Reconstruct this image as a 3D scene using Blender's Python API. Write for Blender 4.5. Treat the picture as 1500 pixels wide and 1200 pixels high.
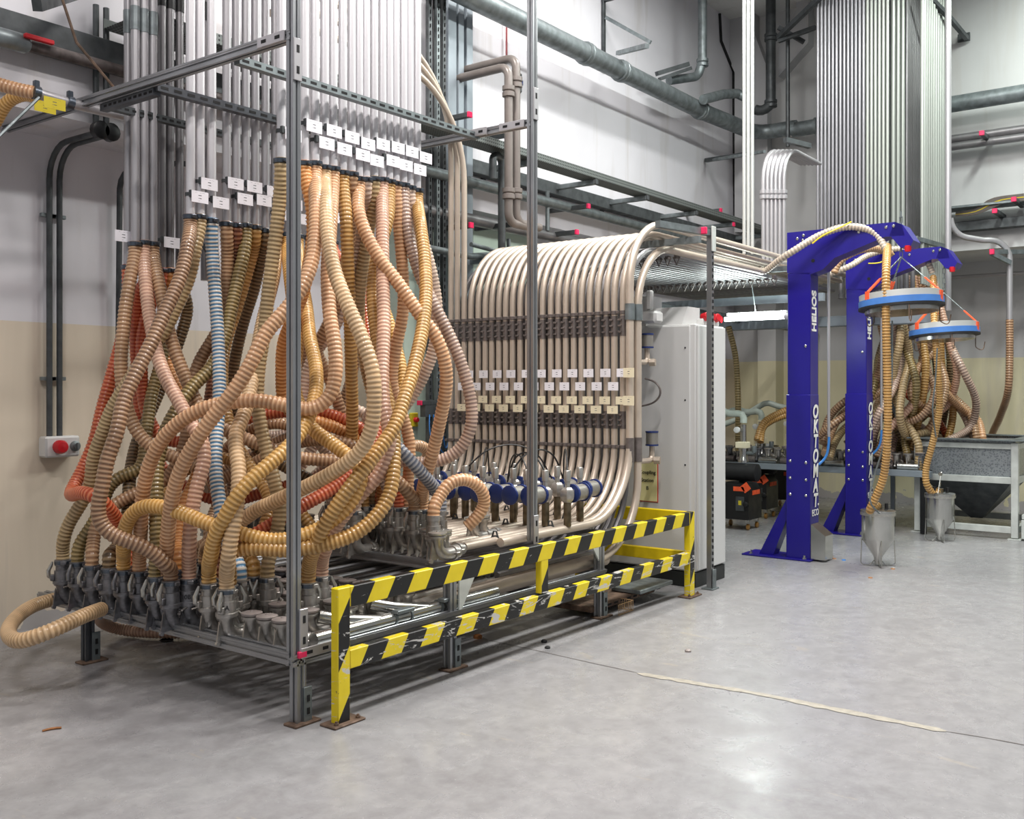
import bpy, bmesh, math, random
import numpy as np
from mathutils import Vector, Matrix
random.seed(7)
PI = math.pi
S = bpy.context.scene
COL = S.collection
for o in list(bpy.data.objects): bpy.data.objects.remove(o)
# ---------------------------------------------------------------- camera, light, exposure
F_PX, HZ, HCAM = 1453.0, 568.0, 1.6           # focal length in pixels, horizon row, eye height
CA, SA = math.cos(math.radians(37.1)), math.sin(math.radians(37.1))
cam = bpy.data.cameras.new('camera'); cam.lens = 36 * F_PX / 1500; cam.sensor_width = 36; cam.sensor_fit = 'HORIZONTAL'
cam.shift_y = (HZ - 600) / 1500; cam.clip_end = 100
co = bpy.data.objects.new('camera', cam); COL.objects.link(co)
co.location = (0, 0, HCAM); co.rotation_euler = (PI / 2, 0, math.radians(37.1) - PI / 2)
S.camera = co
W_ = bpy.data.worlds.new('world'); S.world = W_; W_.use_nodes = True
W_.node_tree.nodes['Background'].inputs[0].default_value = (0.93, 0.96, 1.0, 1)
W_.node_tree.nodes['Background'].inputs[1].default_value = 0.32
S.view_settings.view_transform = 'Standard'; S.view_settings.look = 'None'
S.view_settings.exposure = 0.0; S.view_settings.gamma = 1; S.view_settings.use_curve_mapping = False
def area(name, loc, sx, sy, power, color=(1, 1, 1), rot=(0, 0, 0)):
    l = bpy.data.lights.new(name, 'AREA'); l.shape = 'RECTANGLE'; l.size = sx; l.size_y = sy; l.energy = power; l.color = color
    o = bpy.data.objects.new(name, l); o.location = loc; o.rotation_euler = rot; COL.objects.link(o); return o
CEIL = 6.75
LAMPS = [  # x, y, sx, sy, power, colour : rows of ceiling fluorescents
    (4.9, 4.4, .9, .25, 165, (1, .95, .9)), (8.4, 4.0, 1.6, .25, 135, (1, 1, .97)), 
    (3.4, 1.6, 1.6, .3, 215, (1, .95, .92)), (6.4, 1.2, 1.6, .3, 265, (1, .98, .95)), (9.6, 1.4, 1.6, .3, 230, (.93, 1, .95)),
    (0.2, 2.6, 1.6, .3, 150, (1, .95, .93)), (12.0, 1.2, 1.4, .3, 80, (.9, 1, .92))]
for k, (x, y, sx, sy, p, c) in enumerate(LAMPS):
    area('ceiling_lamp_light', (x, y, 6.52), sx, sy, p, c)

# ---------------------------------------------------------------- pixel -> place helpers (pixel frame 1500x1200)
def P(px, py=None, X=None, Y=None, Z=None, d=None):
    u = (px - 750) / F_PX
    if X is not None and py is None: d = X / (CA + u * SA); return Vector((X, d * (SA - u * CA), Z))
    if Y is not None and py is None: d = Y / (SA - u * CA); return Vector((d * (CA + u * SA), Y, Z))
    v = (HZ - py) / F_PX
    if Z is not None: d = (Z - HCAM) / v
    elif X is not None: d = X / (CA + u * SA)
    elif Y is not None: d = Y / (SA - u * CA)
    return Vector((d * (CA + u * SA), d * (SA - u * CA), HCAM + d * v))
def depth(p): return p[0] * CA + p[1] * SA
def V(*a): return Vector(a)

# ---------------------------------------------------------------- mesh builder
class MB:
    def __init__(s): s.v = []; s.f = []; s.m = []; s.uv = None; s.sm = []
    def add(s, vs, fs, m=0, smooth=False):
        b = len(s.v); s.v += [tuple(v) for v in vs]
        for f in fs: s.f.append([i + b for i in f]); s.m.append(m); s.sm.append(smooth)
        return s
    def box(s, c, size, rot=None, m=0):
        x, y, z = [q / 2 for q in size]
        vs = [Vector((sx * x, sy * y, sz * z)) for sz in (-1, 1) for sy in (-1, 1) for sx in (-1, 1)]
        if rot is not None: vs = [rot @ v for v in vs]
        c = Vector(c)
        return s.add([v + c for v in vs], [(0, 2, 3, 1), (4, 5, 7, 6), (0, 1, 5, 4), (2, 6, 7, 3), (0, 4, 6, 2), (1, 3, 7, 5)], m)
    def bbox(s, c, size, bev=.004, rot=None, m=0):
        # box with chamfered edges
        x, y, z = [q / 2 for q in size]; b = min(bev, x * .9, y * .9, z * .9); c = Vector(c)
        vs = []; idx = {}
        for sx in (-1, 1):
            for sy in (-1, 1):
                for sz in (-1, 1):
                    for k, q in enumerate(((0, b, b), (b, 0, b), (b, b, 0))):
                        v = Vector((sx * (x - q[0]), sy * (y - q[1]), sz * (z - q[2])))
                        if rot is not None: v = rot @ v
                        idx[(sx, sy, sz, k)] = len(vs); vs.append(v + c)
        fs = []
        for k in range(3):
            a, d = [q for q in range(3) if q != k]
            for sg in (-1, 1):
                def key(p, q):
                    t = [0, 0, 0]; t[k] = sg; t[a] = p; t[d] = q; return idx[(t[0], t[1], t[2], k)]
                f = [key(-1, -1), key(1, -1), key(1, 1), key(-1, 1)]
                fs.append(f if (sg > 0) == (k != 1) else f[::-1])
        for k in range(3):
            a, d = [q for q in range(3) if q != k]
            for p in (-1, 1):
                for q in (-1, 1):
                    def kk(r, w):
                        t = [0, 0, 0]; t[k] = r; t[a] = p; t[d] = q; return idx[(t[0], t[1], t[2], w)]
                    f = [kk(-1, a), kk(1, a), kk(1, d), kk(-1, d)]; fs.append(f)
        for sx in (-1, 1):
            for sy in (-1, 1):
                for sz in (-1, 1): fs.append([idx[(sx, sy, sz, k)] for k in range(3)])
        return s.add(vs, fs, m)
    def beam(s, p0, p1, w, h, m=0, up=(0, 0, 1), bev=0):
        p0 = Vector(p0); p1 = Vector(p1); d = p1 - p0; L = d.length; x = d.normalized(); up = Vector(up)
        if abs(x.dot(up)) > .95: up = Vector((0, 1, 0))
        y = up.cross(x).normalized(); z = x.cross(y); R = Matrix((x, y, z)).transposed()
        if bev: return s.bbox((p0 + p1) / 2, (L, w, h), bev, R, m)
        return s.box((p0 + p1) / 2, (L, w, h), R, m)
    def profile(s, p0, p1, w=.045, m=0):
        # extruded aluminium section with a groove along every side
        p0 = Vector(p0); p1 = Vector(p1); x = (p1 - p0).normalized(); up = Vector((0, 0, 1))
        if abs(x.dot(up)) > .95: up = Vector((0, 1, 0))
        y = up.cross(x).normalized(); z = x.cross(y); h = w / 2; g = w * .12; dp = w * .22; g2 = w * .33; d2 = w * .05
        q = []
        for k in range(4):
            a = k * PI / 2; c_, s_ = math.cos(a), math.sin(a)
            for (t, n) in ((-h, h), (-g2, h), (-g2 + d2, h - d2), (-g, h - d2), (-g, h - dp), (g, h - dp), (g, h - d2), (g2 - d2, h - d2), (g2, h)):
                q.append((t * c_ + n * s_, -t * s_ + n * c_))
        n = len(q); vs = [p0 + y * a + z * b for a, b in q] + [p1 + y * a + z * b for a, b in q]
        fs = [(i, (i + 1) % n, n + (i + 1) % n, n + i) for i in range(n)]
        fs.append(list(range(n))[::-1]); fs.append(list(range(n, 2 * n)))
        return s.add(vs, fs, m)
    def tube(s, pts, r, seg=10, m=0, cap=True, uvs=None):
        pts = np.array([tuple(p) for p in pts], float); n = len(pts)
        rr = np.full(n, r) if np.isscalar(r) else np.array(r, float)
        t = np.gradient(pts, axis=0) if n > 2 else np.repeat([pts[1] - pts[0]], 2, 0)
        t /= np.maximum(np.linalg.norm(t, axis=1, keepdims=True), 1e-9)
        u = np.cross(t[0], [0, 0, 1.]); 
        if np.linalg.norm(u) < .2: u = np.cross(t[0], [0, 1., 0])
        u /= np.linalg.norm(u); U = [u]
        for i in range(1, n):
            u = u - t[i] * np.dot(u, t[i]); u /= max(np.linalg.norm(u), 1e-9); U.append(u)
        U = np.array(U); W2 = np.cross(t, U); a = np.arange(seg) * 2 * PI / seg
        ring = pts[:, None, :] + rr[:, None, None] * (U[:, None, :] * np.cos(a)[None, :, None] + W2[:, None, :] * np.sin(a)[None, :, None])
        b = len(s.v); s.v += [tuple(v) for v in ring.reshape(-1, 3).tolist()]
        for i in range(n - 1):
            A = b + i * seg; B = A + seg
            for j in range(seg):
                k = (j + 1) % seg; s.f.append([A + j, A + k, B + k, B + j]); s.m.append(m); s.sm.append(True)
        if cap:
            s.f.append([b + j for j in range(seg)][::-1]); s.m.append(m); s.sm.append(False)
            s.f.append([b + (n - 1) * seg + j for j in range(seg)]); s.m.append(m); s.sm.append(False)
        return s
    def lathe(s, prof, c=(0, 0, 0), axis=(0, 0, 1), seg=16, m=0):
        # prof: (r, h) pairs along axis
        ax = Vector(axis).normalized(); a = Vector((0, 0, 1)) if abs(ax.z) < .9 else Vector((1, 0, 0))
        x = a.cross(ax).normalized(); y = ax.cross(x); c = Vector(c); b = len(s.v)
        for r, h in prof:
            for j in range(seg):
                t = 2 * PI * j / seg; s.v.append(tuple(c + ax * h + (x * math.cos(t) + y * math.sin(t)) * max(r, 1e-4)))
        for i in range(len(prof) - 1):
            same = abs(prof[i][1] - prof[i + 1][1]) < 1e-6
            for j in range(seg):
                k = (j + 1) % seg; A = b + i * seg; s.f.append([A + j, A + k, A + seg + k, A + seg + j]); s.m.append(m); s.sm.append(seg > 8 and not same)
        for i, rev in ((0, True), (len(prof) - 1, False)):
            if prof[i][0] > 1e-3:
                f = [b + i * seg + j for j in range(seg)]; s.f.append(f[::-1] if rev else f); s.m.append(m); s.sm.append(False)
        return s
    def prism(s, poly, off, m=0):
        off = Vector(off); n = len(poly); vs = [Vector(p) for p in poly]; vs += [v + off for v in vs]
        fs = [(i, (i + 1) % n, n + (i + 1) % n, n + i) for i in range(n)] + [list(range(n))[::-1], list(range(n, 2 * n))]
        return s.add(vs, fs, m)
    def mesh(s, name, mats, off=None):
        me = bpy.data.meshes.new(name); vs = s.v
        if off is not None: ox, oy, oz = off; vs = [(x - ox, y - oy, z - oz) for x, y, z in vs]
        me.from_pydata(vs, [], s.f)
        for q in (mats if isinstance(mats, (list, tuple)) else [mats]): me.materials.append(q)
        me.polygons.foreach_set('material_index', s.m); me.polygons.foreach_set('use_smooth', s.sm)
        if s.uv is not None:
            l = me.uv_layers.new(name='UVMap'); vi = np.zeros(len(me.loops), int); me.loops.foreach_get('vertex_index', vi)
            l.data.foreach_set('uv', np.array(s.uv)[vi].ravel())
        me.update()
        if s.uv is None: me.set_sharp_from_angle(angle=.7)
        return me
def fixn(me):
    bm = bmesh.new(); bm.from_mesh(me); bmesh.ops.recalc_face_normals(bm, faces=bm.faces); bm.to_mesh(me); bm.free(); return me

def wloc(o):
    l = Vector((0, 0, 0))
    while o is not None: l = l + o.location; o = o.parent
    return l
def tag(o, label=None, cat=None, group=None, kind=None):
    if label: o['label'] = label
    if cat: o['category'] = cat
    if group: o['group'] = group
    if kind: o['kind'] = kind
    return o
def thing(name, label, cat, loc=(0, 0, 0), group=None):
    o = bpy.data.objects.new(name, None); COL.objects.link(o); o.location = loc; o.empty_display_size = .1
    return tag(o, label, cat, group)
def part(name, mb, mat, parent=None, label=None, fix=False):
    # mb in world coordinates; origin goes to the first vertex (or the parent's origin)
    off = wloc(parent) if parent is not None else Vector(mb.v[0])
    me = mb.mesh(name, mat, off)
    if fix: fixn(me)
    o = bpy.data.objects.new(name, me); COL.objects.link(o); o.parent = parent
    if parent is None: o.location = off
    if label: o['label'] = label
    return o
def inst(name, me, loc, parent=None, rotz=0, label=None, rot=None, scale=None):
    o = bpy.data.objects.new(name, me); COL.objects.link(o); o.parent = parent
    o.location = Vector(loc) - (wloc(parent) if parent is not None else Vector((0, 0, 0)))
    if rotz: o.rotation_euler[2] = rotz
    if rot: o.rotation_euler = rot
    if scale: o.scale = scale
    if label: o['label'] = label
    return o
def single(name, mb, mat, label, cat, group=None, fix=False):
    return tag(part(name, mb, mat, fix=fix), label, cat, group)
def struct(name, mb, mat, fix=True):
    return tag(part(name, mb, mat, fix=fix), kind='structure')

def smooth_path(pts, step=.03):
    P_ = np.array([tuple(p) for p in pts], float); n = len(P_)
    ext = np.vstack([2 * P_[0] - P_[1], P_, 2 * P_[-1] - P_[-2]]); out = []
    for i in range(1, n):
        p0, p1, p2, p3 = ext[i - 1], ext[i], ext[i + 1], ext[i + 2]
        # centripetal Catmull-Rom
        t0 = 0; t1 = t0 + max(np.linalg.norm(p1 - p0), 1e-4) ** .5; t2 = t1 + max(np.linalg.norm(p2 - p1), 1e-4) ** .5; t3 = t2 + max(np.linalg.norm(p3 - p2), 1e-4) ** .5
        k = 14; t = np.linspace(t1, t2, k, endpoint=False)[:, None]
        A1 = (t1 - t) / (t1 - t0) * p0 + (t - t0) / (t1 - t0) * p1; A2 = (t2 - t) / (t2 - t1) * p1 + (t - t1) / (t2 - t1) * p2
        A3 = (t3 - t) / (t3 - t2) * p2 + (t - t2) / (t3 - t2) * p3
        B1 = (t2 - t) / (t2 - t0) * A1 + (t - t0) / (t2 - t0) * A2; B2 = (t3 - t) / (t3 - t1) * A2 + (t - t1) / (t3 - t1) * A3
        out.append((t2 - t) / (t2 - t1) * B1 + (t - t1) / (t2 - t1) * B2)
    out.append(P_[-1:]); D = np.vstack(out)
    def res(D, st):
        L = np.concatenate([[0], np.cumsum(np.linalg.norm(np.diff(D, axis=0), axis=1))]); m = max(int(round(L[-1] / st)), 3)
        q = np.linspace(0, L[-1], m + 1); return np.stack([np.interp(q, L, D[:, k]) for k in range(3)], 1)
    D = res(D, .02)
    for _ in range(6):
        D[1:-1] = D[1:-1] * .5 + (D[:-2] + D[2:]) * .25
    return res(D, step)
def bend_path(pts, R, n=6):
    # polyline with rounded corners of radius R
    pts = [Vector(p) for p in pts]; out = [pts[0]]
    for i in range(1, len(pts) - 1):
        a, b, c = pts[i - 1], pts[i], pts[i + 1]; d1 = (a - b).normalized(); d2 = (c - b).normalized()
        ang = d1.angle(d2); r = R[i - 1] if isinstance(R, (list, tuple)) else R
        t = min(r / math.tan(ang / 2), (a - b).length * .98, (c - b).length * .98); r = t * math.tan(ang / 2)
        bis = (d1 + d2).normalized(); cen = b + bis * (r / math.sin(ang / 2))
        s0 = b + d1 * t - cen; s1 = b + d2 * t - cen; tot = s0.angle(s1); ax = s0.cross(s1).normalized()
        for k in range(n + 1): out.append(cen + Matrix.Rotation(tot * k / n, 3, ax) @ s0)
    out.append(pts[-1]); return out

# ---------------------------------------------------------------- materials
def srgb(c):
    return tuple(((v / 255) / 12.92 if v / 255 <= .04045 else ((v / 255 + .055) / 1.055) ** 2.4) for v in c) + (1,)
class NT:
    def __init__(s, name):
        s.m = bpy.data.materials.new(name); s.m.use_nodes = True; s.t = s.m.node_tree; s.b = s.t.nodes['Principled BSDF']
    def n(s, typ, **kw):
        q = s.t.nodes.new('ShaderNode' + typ)
        for k, v in kw.items():
            if hasattr(q, k): setattr(q, k, v)
        return q
    def l(s, a, b): s.t.links.new(a, b)
    def math(s, op, a, b=None, clamp=False):
        q = s.n('Math', operation=op); q.use_clamp = clamp
        for k, v in enumerate((a, b)):
            if v is None: continue
            if isinstance(v, (int, float)): q.inputs[k].default_value = v
            else: s.l(v, q.inputs[k])
        return q.outputs[0]
    def coord(s, kind='Object'): return s.n('TexCoord').outputs[kind]
    def noise(s, scale, detail=3, vec=None, dist=0, rough=.5):
        q = s.n('TexNoise'); q.inputs['Scale'].default_value = scale; q.inputs['Detail'].default_value = detail; q.inputs['Distortion'].default_value = dist; q.inputs['Roughness'].default_value = rough
        s.l(vec if vec is not None else s.coord(), q.inputs['Vector']); return q.outputs['Fac']
    def mapping(s, vec, scale=(1, 1, 1), loc=(0, 0, 0)):
        q = s.n('Mapping'); q.inputs['Scale'].default_value = scale; q.inputs['Location'].default_value = loc; s.l(vec, q.inputs[0]); return q.outputs[0]
    def ramp(s, fac, stops):
        q = s.n('ValToRGB'); e = q.color_ramp.elements
        while len(e) < len(stops): e.new(.5)
        for el, (p, c) in zip(e, stops): el.position = p; el.color = c if len(c) == 4 else tuple(c) + (1,)
        s.l(fac, q.inputs[0]); return q.outputs[0]
    def mix(s, fac, a, b, typ='MIX'):
        q = s.n('Mix', data_type='RGBA', blend_type=typ)
        for k, v in ((0, fac), (6, a), (7, b)):
            if isinstance(v, (int, float)): q.inputs[k].default_value = v
            elif isinstance(v, tuple): q.inputs[k].default_value = v
            else: s.l(v, q.inputs[k])
        return q.outputs[2]
    def set(s, k, v):
        if isinstance(v, (int, float, tuple)): s.b.inputs[k].default_value = v
        else: s.l(v, s.b.inputs[k])
        return s
    def bump(s, h, st=.3, dist=.01):
        q = s.n('Bump'); q.inputs['Strength'].default_value = st; q.inputs['Distance'].default_value = dist; s.l(h, q.inputs['Height']); s.l(q.outputs[0], s.b.inputs['Normal'])
def mat(name, col, rough=.5, metal=0, var=.12, scale=8, bump=0, spec=None, emit=None, stretch=None):
    t = NT(name); c = srgb(col); vec = t.coord()
    if stretch: vec = t.mapping(vec, stretch)
    f = t.noise(scale, 4, vec)
    dk = tuple(v * (1 - var * 1.6) for v in c[:3]) + (1,); lt = tuple(min(1, v * (1 + var)) for v in c[:3]) + (1,)
    t.set('Base Color', t.ramp(f, [(.3, dk), (.7, lt)])); t.set('Metallic', metal)
    t.set('Roughness', t.ramp(f, [(.3, (rough * 1.15,) * 3), (.7, (rough * .85,) * 3)]))
    if bump: t.bump(f, bump, .004)
    if emit: t.set('Emission Color', srgb(col)); t.set('Emission Strength', emit)
    return t.m
M = {}
M['alu'] = mat('aluminium_profile', (158, 160, 163), .35, .8, .08, 5)
M['alu_dark'] = mat('dark_aluminium', (92, 95, 100), .4, .7, .1, 6)
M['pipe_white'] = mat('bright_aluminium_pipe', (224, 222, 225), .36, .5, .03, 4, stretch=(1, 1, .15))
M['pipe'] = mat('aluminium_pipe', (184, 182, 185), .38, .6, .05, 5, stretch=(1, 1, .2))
M['pipe_mid'] = mat('satin_aluminium_pipe', (206, 208, 205), .4, .45, .04, 5, stretch=(1, 1, .2))
M['far_pipe'] = mat('far_aluminium_pipe', (150, 149, 154), .4, .6, .04, 5, stretch=(1, 1, .2)); M['far_pipe_light'] = mat('far_lit_pipe', (168, 172, 166), .42, .45, .04, 5, stretch=(1, 1, .2))  # two tones of one pipe; the paler has stronger light put into its colour
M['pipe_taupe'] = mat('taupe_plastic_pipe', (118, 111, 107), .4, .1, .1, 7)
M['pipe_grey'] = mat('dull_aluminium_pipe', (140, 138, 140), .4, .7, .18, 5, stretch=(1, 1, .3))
M['pipe_beige'] = mat('pale_steel_pipe', (200, 186, 171), .36, .42, .07, 6)
M['pipe_table'] = mat('worn_pale_pipe', (205, 200, 192), .4, .3, .16, 14)
M['galv'] = mat('galvanised_steel', (128, 136, 138), .45, .6, .2, 12)
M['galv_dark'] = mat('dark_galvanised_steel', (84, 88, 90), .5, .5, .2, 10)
M['cast'] = mat('cast_aluminium', (172, 168, 163), .33, .7, .15, 26, .15)
M['cast_dark'] = mat('dark_cast_aluminium', (128, 128, 132), .36, .65, .25, 26, .15)  # darker copy of cast; stands in for shade on the table's deeper half
M['lever'] = mat('polished_lever', (190, 188, 182), .3, .8, .12, 20)
M['steel'] = mat('stainless_steel', (190, 190, 186), .22, .95, .06, 5)
M['brass'] = mat('brownish_steel', (120, 108, 88), .3, .8, .35, 16)
M['sleeve'] = mat('dark_sleeve', (118, 110, 107), .4, .4, .2, 20)
M['black'] = mat('black_plastic', (22, 23, 25), .4, 0, .2, 10)
M['slot'] = mat('dark_slot', (18, 18, 20), .8, 0, .1, 10)
M['rubber'] = mat('black_rubber', (28, 28, 30), .6, 0, .2, 10)
M['clamp'] = mat('zinc_clamp', (98, 106, 116), .3, .85, .15, 30)
M['red'] = mat('red_plastic', (190, 24, 36), .4, 0, .1, 10)
M['pink'] = mat('pink_red_cap', (226, 40, 92), .45, 0, .1, 10)
M['bluecap'] = mat('dark_blue_cap', (22, 44, 104), .45, 0, .1, 12)
M['blue'] = mat('royal_blue_paint', (25, 15, 124), .32, 0, .04, 2)
M['blueband'] = mat('light_blue_band', (72, 124, 196), .45, 0, .08, 10)
M['bluetube'] = mat('blue_tube', (60, 130, 205), .4, 0, .1, 10)
M['white'] = mat('white_enamel', (226, 226, 224), .45, 0, .04, 4)
M['cab'] = mat('light_grey_cabinet_enamel', (205, 205, 204), .42, 0, .03, 1.5)
M['plinth'] = mat('black_plinth', (34, 38, 38), .5, 0, .1, 5)
M['panelgreen'] = mat('pale_green_panel', (176, 192, 180), .5, 0, .05, 3)
M['columnblue'] = mat('pale_blue_steel', (142, 152, 160), .45, .2, .1, 3)
M['orange'] = mat('orange_strap', (240, 92, 48), .6, 0, .12, 20)
M['greyhose'] = mat('pale_grey_hose', (196, 206, 196), .4, 0, .08, 12)
M['yellowwire'] = mat('yellow_wire', (232, 206, 30), .4, 0, .05, 12)
M['redrod'] = mat('red_rod', (140, 58, 64), .5, 0, .05, 12)
M['hopper'] = mat('hopper_frame_paint', (196, 200, 196), .5, .1, .12, 8)
M['lid'] = mat('pinkish_cap', (166, 156, 152), .5, .3, .2, 12)
M['oldpipe'] = mat('old_painted_pipe', (88, 80, 78), .6, .2, .3, 18)
M['rust'] = mat('rusty_steel', (112, 92, 78), .7, .3, .35, 18)
M['letter'] = mat('white_lettering', (240, 240, 232), .5, 0, .02, 4)
M['ink'] = mat('dark_ink', (30, 30, 36), .6, 0, .05, 4)
M['tube_glow'] = mat('fluorescent_tube', (250, 255, 252), .5, 0, 0, 4, emit=22)
M['cardboard'] = mat('brown_debris', (150, 96, 48), .7, 0, .2, 30)
def speckled(name):
    t = NT(name); v = t.n('TexVoronoi'); v.inputs['Scale'].default_value = 55; t.l(t.coord(), v.inputs['Vector'])
    c = t.ramp(v.outputs['Distance'], [(0, srgb((96, 102, 108))), (.6, srgb((160, 166, 170)))]); t.set('Base Color', c); t.set('Metallic', .7); t.set('Roughness', .42); return t.m
M['spangle'] = speckled('spangled_galvanised_sheet')
def mesh_wire(name, col):
    t = NT(name); w = t.n('TexWave'); w.wave_type = 'BANDS'; w.bands_direction = 'Z'; w.inputs['Scale'].default_value = 60; t.l(t.coord(), w.inputs['Vector'])
    t.set('Base Color', t.mix(w.outputs['Fac'], srgb(tuple(int(k * .72) for k in col)), srgb(col))); t.set('Metallic', .6); t.set('Roughness', .4); return t.m
M['wiremesh'] = mesh_wire('wire_mesh_filter', (176, 172, 164))
def labelmat(name, col):
    t = NT(name); g = t.n('SeparateXYZ'); t.l(t.coord('UV'), g.inputs[0])
    u, v = g.outputs[0], g.outputs[1]
    nz = t.noise(1, 1, t.mapping(t.coord('UV'), (26, 3, 1)))
    line = t.math('LESS_THAN', t.math('ABSOLUTE', t.math('SUBTRACT', t.math('FRACT', t.math('MULTIPLY', v, 4)), .5)), .13)
    inx = t.math('LESS_THAN', t.math('ABSOLUTE', t.math('SUBTRACT', u, .5)), t.math('ADD', .1, t.math('MULTIPLY', t.math('GREATER_THAN', v, .66), .18)))
    iny = t.math('LESS_THAN', t.math('ABSOLUTE', t.math('SUBTRACT', v, .5)), .36)
    f = t.math('MULTIPLY', t.math('MULTIPLY', line, inx), t.math('MULTIPLY', iny, t.math('GREATER_THAN', nz, .42)))
    t.set('Base Color', t.mix(f, srgb(col), srgb((70, 70, 80)))); t.set('Roughness', .45); return t.m
M['lab_white'] = labelmat('white_label', (238, 236, 242)); M['lab_cream'] = labelmat('cream_label', (234, 224, 194)); M['lab_yellow'] = labelmat('yellow_label', (204, 186, 46))
def hosemat(name, col, rib=None, dirt=.25):
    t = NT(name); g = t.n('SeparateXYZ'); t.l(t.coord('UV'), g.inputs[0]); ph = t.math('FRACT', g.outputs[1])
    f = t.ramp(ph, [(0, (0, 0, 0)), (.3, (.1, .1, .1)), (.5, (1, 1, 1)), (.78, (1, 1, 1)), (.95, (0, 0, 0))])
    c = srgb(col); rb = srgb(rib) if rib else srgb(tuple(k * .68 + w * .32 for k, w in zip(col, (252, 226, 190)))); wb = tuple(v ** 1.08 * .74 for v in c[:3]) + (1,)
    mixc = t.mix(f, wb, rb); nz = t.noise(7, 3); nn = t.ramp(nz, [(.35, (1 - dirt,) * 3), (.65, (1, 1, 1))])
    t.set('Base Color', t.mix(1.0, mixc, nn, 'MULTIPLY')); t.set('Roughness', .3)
    t.set('Subsurface Weight', .0); t.set('Coat Weight', .15); return t.m
HC = dict(peach=(226, 172, 128), tan=(186, 144, 108), brown=(150, 112, 84), ochre=(196, 146, 74), olive=(136, 116, 66), dark=(98, 76, 46), orange=(242, 160, 84),
          red=(214, 88, 48), pink=(226, 178, 154), mauve=(188, 160, 148), yellow=(226, 172, 88), cream=(226, 188, 142), blue=(92, 156, 200), steel=(120, 128, 146), redbrown=(118, 56, 30), khaki=(184, 158, 114), pale=(222, 196, 180), clear=(196, 184, 172))
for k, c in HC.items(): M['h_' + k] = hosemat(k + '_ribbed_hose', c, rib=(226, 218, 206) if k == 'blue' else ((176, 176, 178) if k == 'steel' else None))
# ================================================================ SETTING
def floormat():
    t = NT('concrete_floor'); v = t.coord(); n1 = t.noise(.55, 5, v, .4); n2 = t.noise(3.5, 6, v, .6, .65); n3 = t.noise(40, 3, v)
    sc = t.noise(6, 5, t.mapping(v, (1, .25, 1)), 1.5, .7)
    c = t.ramp(n1, [(.3, srgb((132, 130, 133))), (.5, srgb((145, 143, 146))), (.72, srgb((158, 157, 158)))])
    c = t.mix(.55, c, t.ramp(n2, [(.32, srgb((124, 122, 122))), (.5, srgb((156, 156, 158))), (.68, srgb((178, 178, 178)))]))
    c = t.mix(t.math('MULTIPLY', t.math('GREATER_THAN', sc, .66), .35), c, srgb((190, 176, 150)))
    vo = t.n('TexVoronoi'); vo.inputs['Scale'].default_value = 26; t.l(v, vo.inputs['Vector'])
    c = t.mix(t.math('LESS_THAN', vo.outputs['Distance'], .06), c, srgb((206, 204, 204)))
    n4 = t.noise(11, 6, v, .3, .75); c = t.mix(.35, c, t.ramp(n4, [(.35, srgb((122, 120, 122))), (.65, srgb((170, 169, 170)))]))
    t.set('Base Color', t.mix(t.math('MULTIPLY', n3, .22), c, srgb((120, 120, 122))))
    t.set('Roughness', t.ramp(n2, [(.3, (.38,) * 3), (.7, (.2,) * 3)])); t.bump(n3, .05, .002); return t.m
def wallmat(name, up, low=None, h=2.04, soil=True):
    t = NT(name); p = t.n('NewGeometry').outputs['Position']; n1 = t.noise(1.1, 5, p, .6); st = t.noise(1.4, 5, t.mapping(p, (2.2, 2.2, .22)), .4, .6)
    c = t.mix(.4, srgb(up), t.ramp(n1, [(.3, srgb(tuple(k - 20 for k in up))), (.7, srgb(up))]))
    if low:
        sx = t.n('SeparateXYZ'); t.l(p, sx.inputs[0]); below = t.math('LESS_THAN', t.math('ADD', sx.outputs[2], t.math('MULTIPLY', n1, .008)), h)
        lc = t.mix(.5, srgb(low), t.ramp(st, [(.35, srgb(tuple(k - 16 for k in low))), (.65, srgb(low))]))
        c = t.mix(below, c, lc)
        foot = t.math('LESS_THAN', t.math('ADD', sx.outputs[2], t.math('MULTIPLY', t.noise(5, 5, p), .5)), .33)
        c = t.mix(foot, c, srgb((176, 172, 170)))
    if soil: c = t.mix(t.ramp(st, [(.56, (0, 0, 0)), (.75, (.55, .55, .55))]), c, srgb((176, 170, 162)))
    t.set('Base Color', c); t.set('Roughness', .6); t.bump(t.noise(60, 3, p), .06, .003); return t.m
M['floor'] = floormat()
M['wall_up'] = wallmat('upper_wall_paint', (216, 215, 220)); M['wall_low'] = wallmat('two_tone_wall_paint', (222, 220, 225), (222, 209, 190))
M['wall_r'] = wallmat('right_wall_paint', (196, 196, 196), (220, 213, 180), 2.0); M['ceil'] = wallmat('ceiling_paint', (222, 222, 220))
M['conc'] = wallmat('pale_concrete', (186, 186, 188))
YL, YU, XR, XU, ZS = 6.5, 5.94, 14.3, 13.05, 3.28        # lower wall, upper wall, right walls, soffit height
struct('floor', MB().box((5.5, 1, -.1), (24, 15, .2)), M['floor'])
b = MB().box((5.5, YL + .15, 1.64), (24, .3, ZS)); struct('wall_left', b, M['wall_low'])
b = MB().box((5.5, YU + .4, (ZS + 7) / 2), (24, .8, 7 - ZS)); struct('wall_left_upper', b, M['wall_up'])
b = MB().box((XR + .15, 0, 1.64), (.3, 13, ZS)); struct('wall_right', b, M['wall_r'])
b = MB().box((XU + .75, 0, (ZS + 7) / 2), (1.5, 13, 7 - ZS)); struct('wall_right_upper', b, M['wall_r'])
struct('ceiling', MB().box((6.2, 1, CEIL + .1), (20, 12, .2)), M['ceil'])
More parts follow.
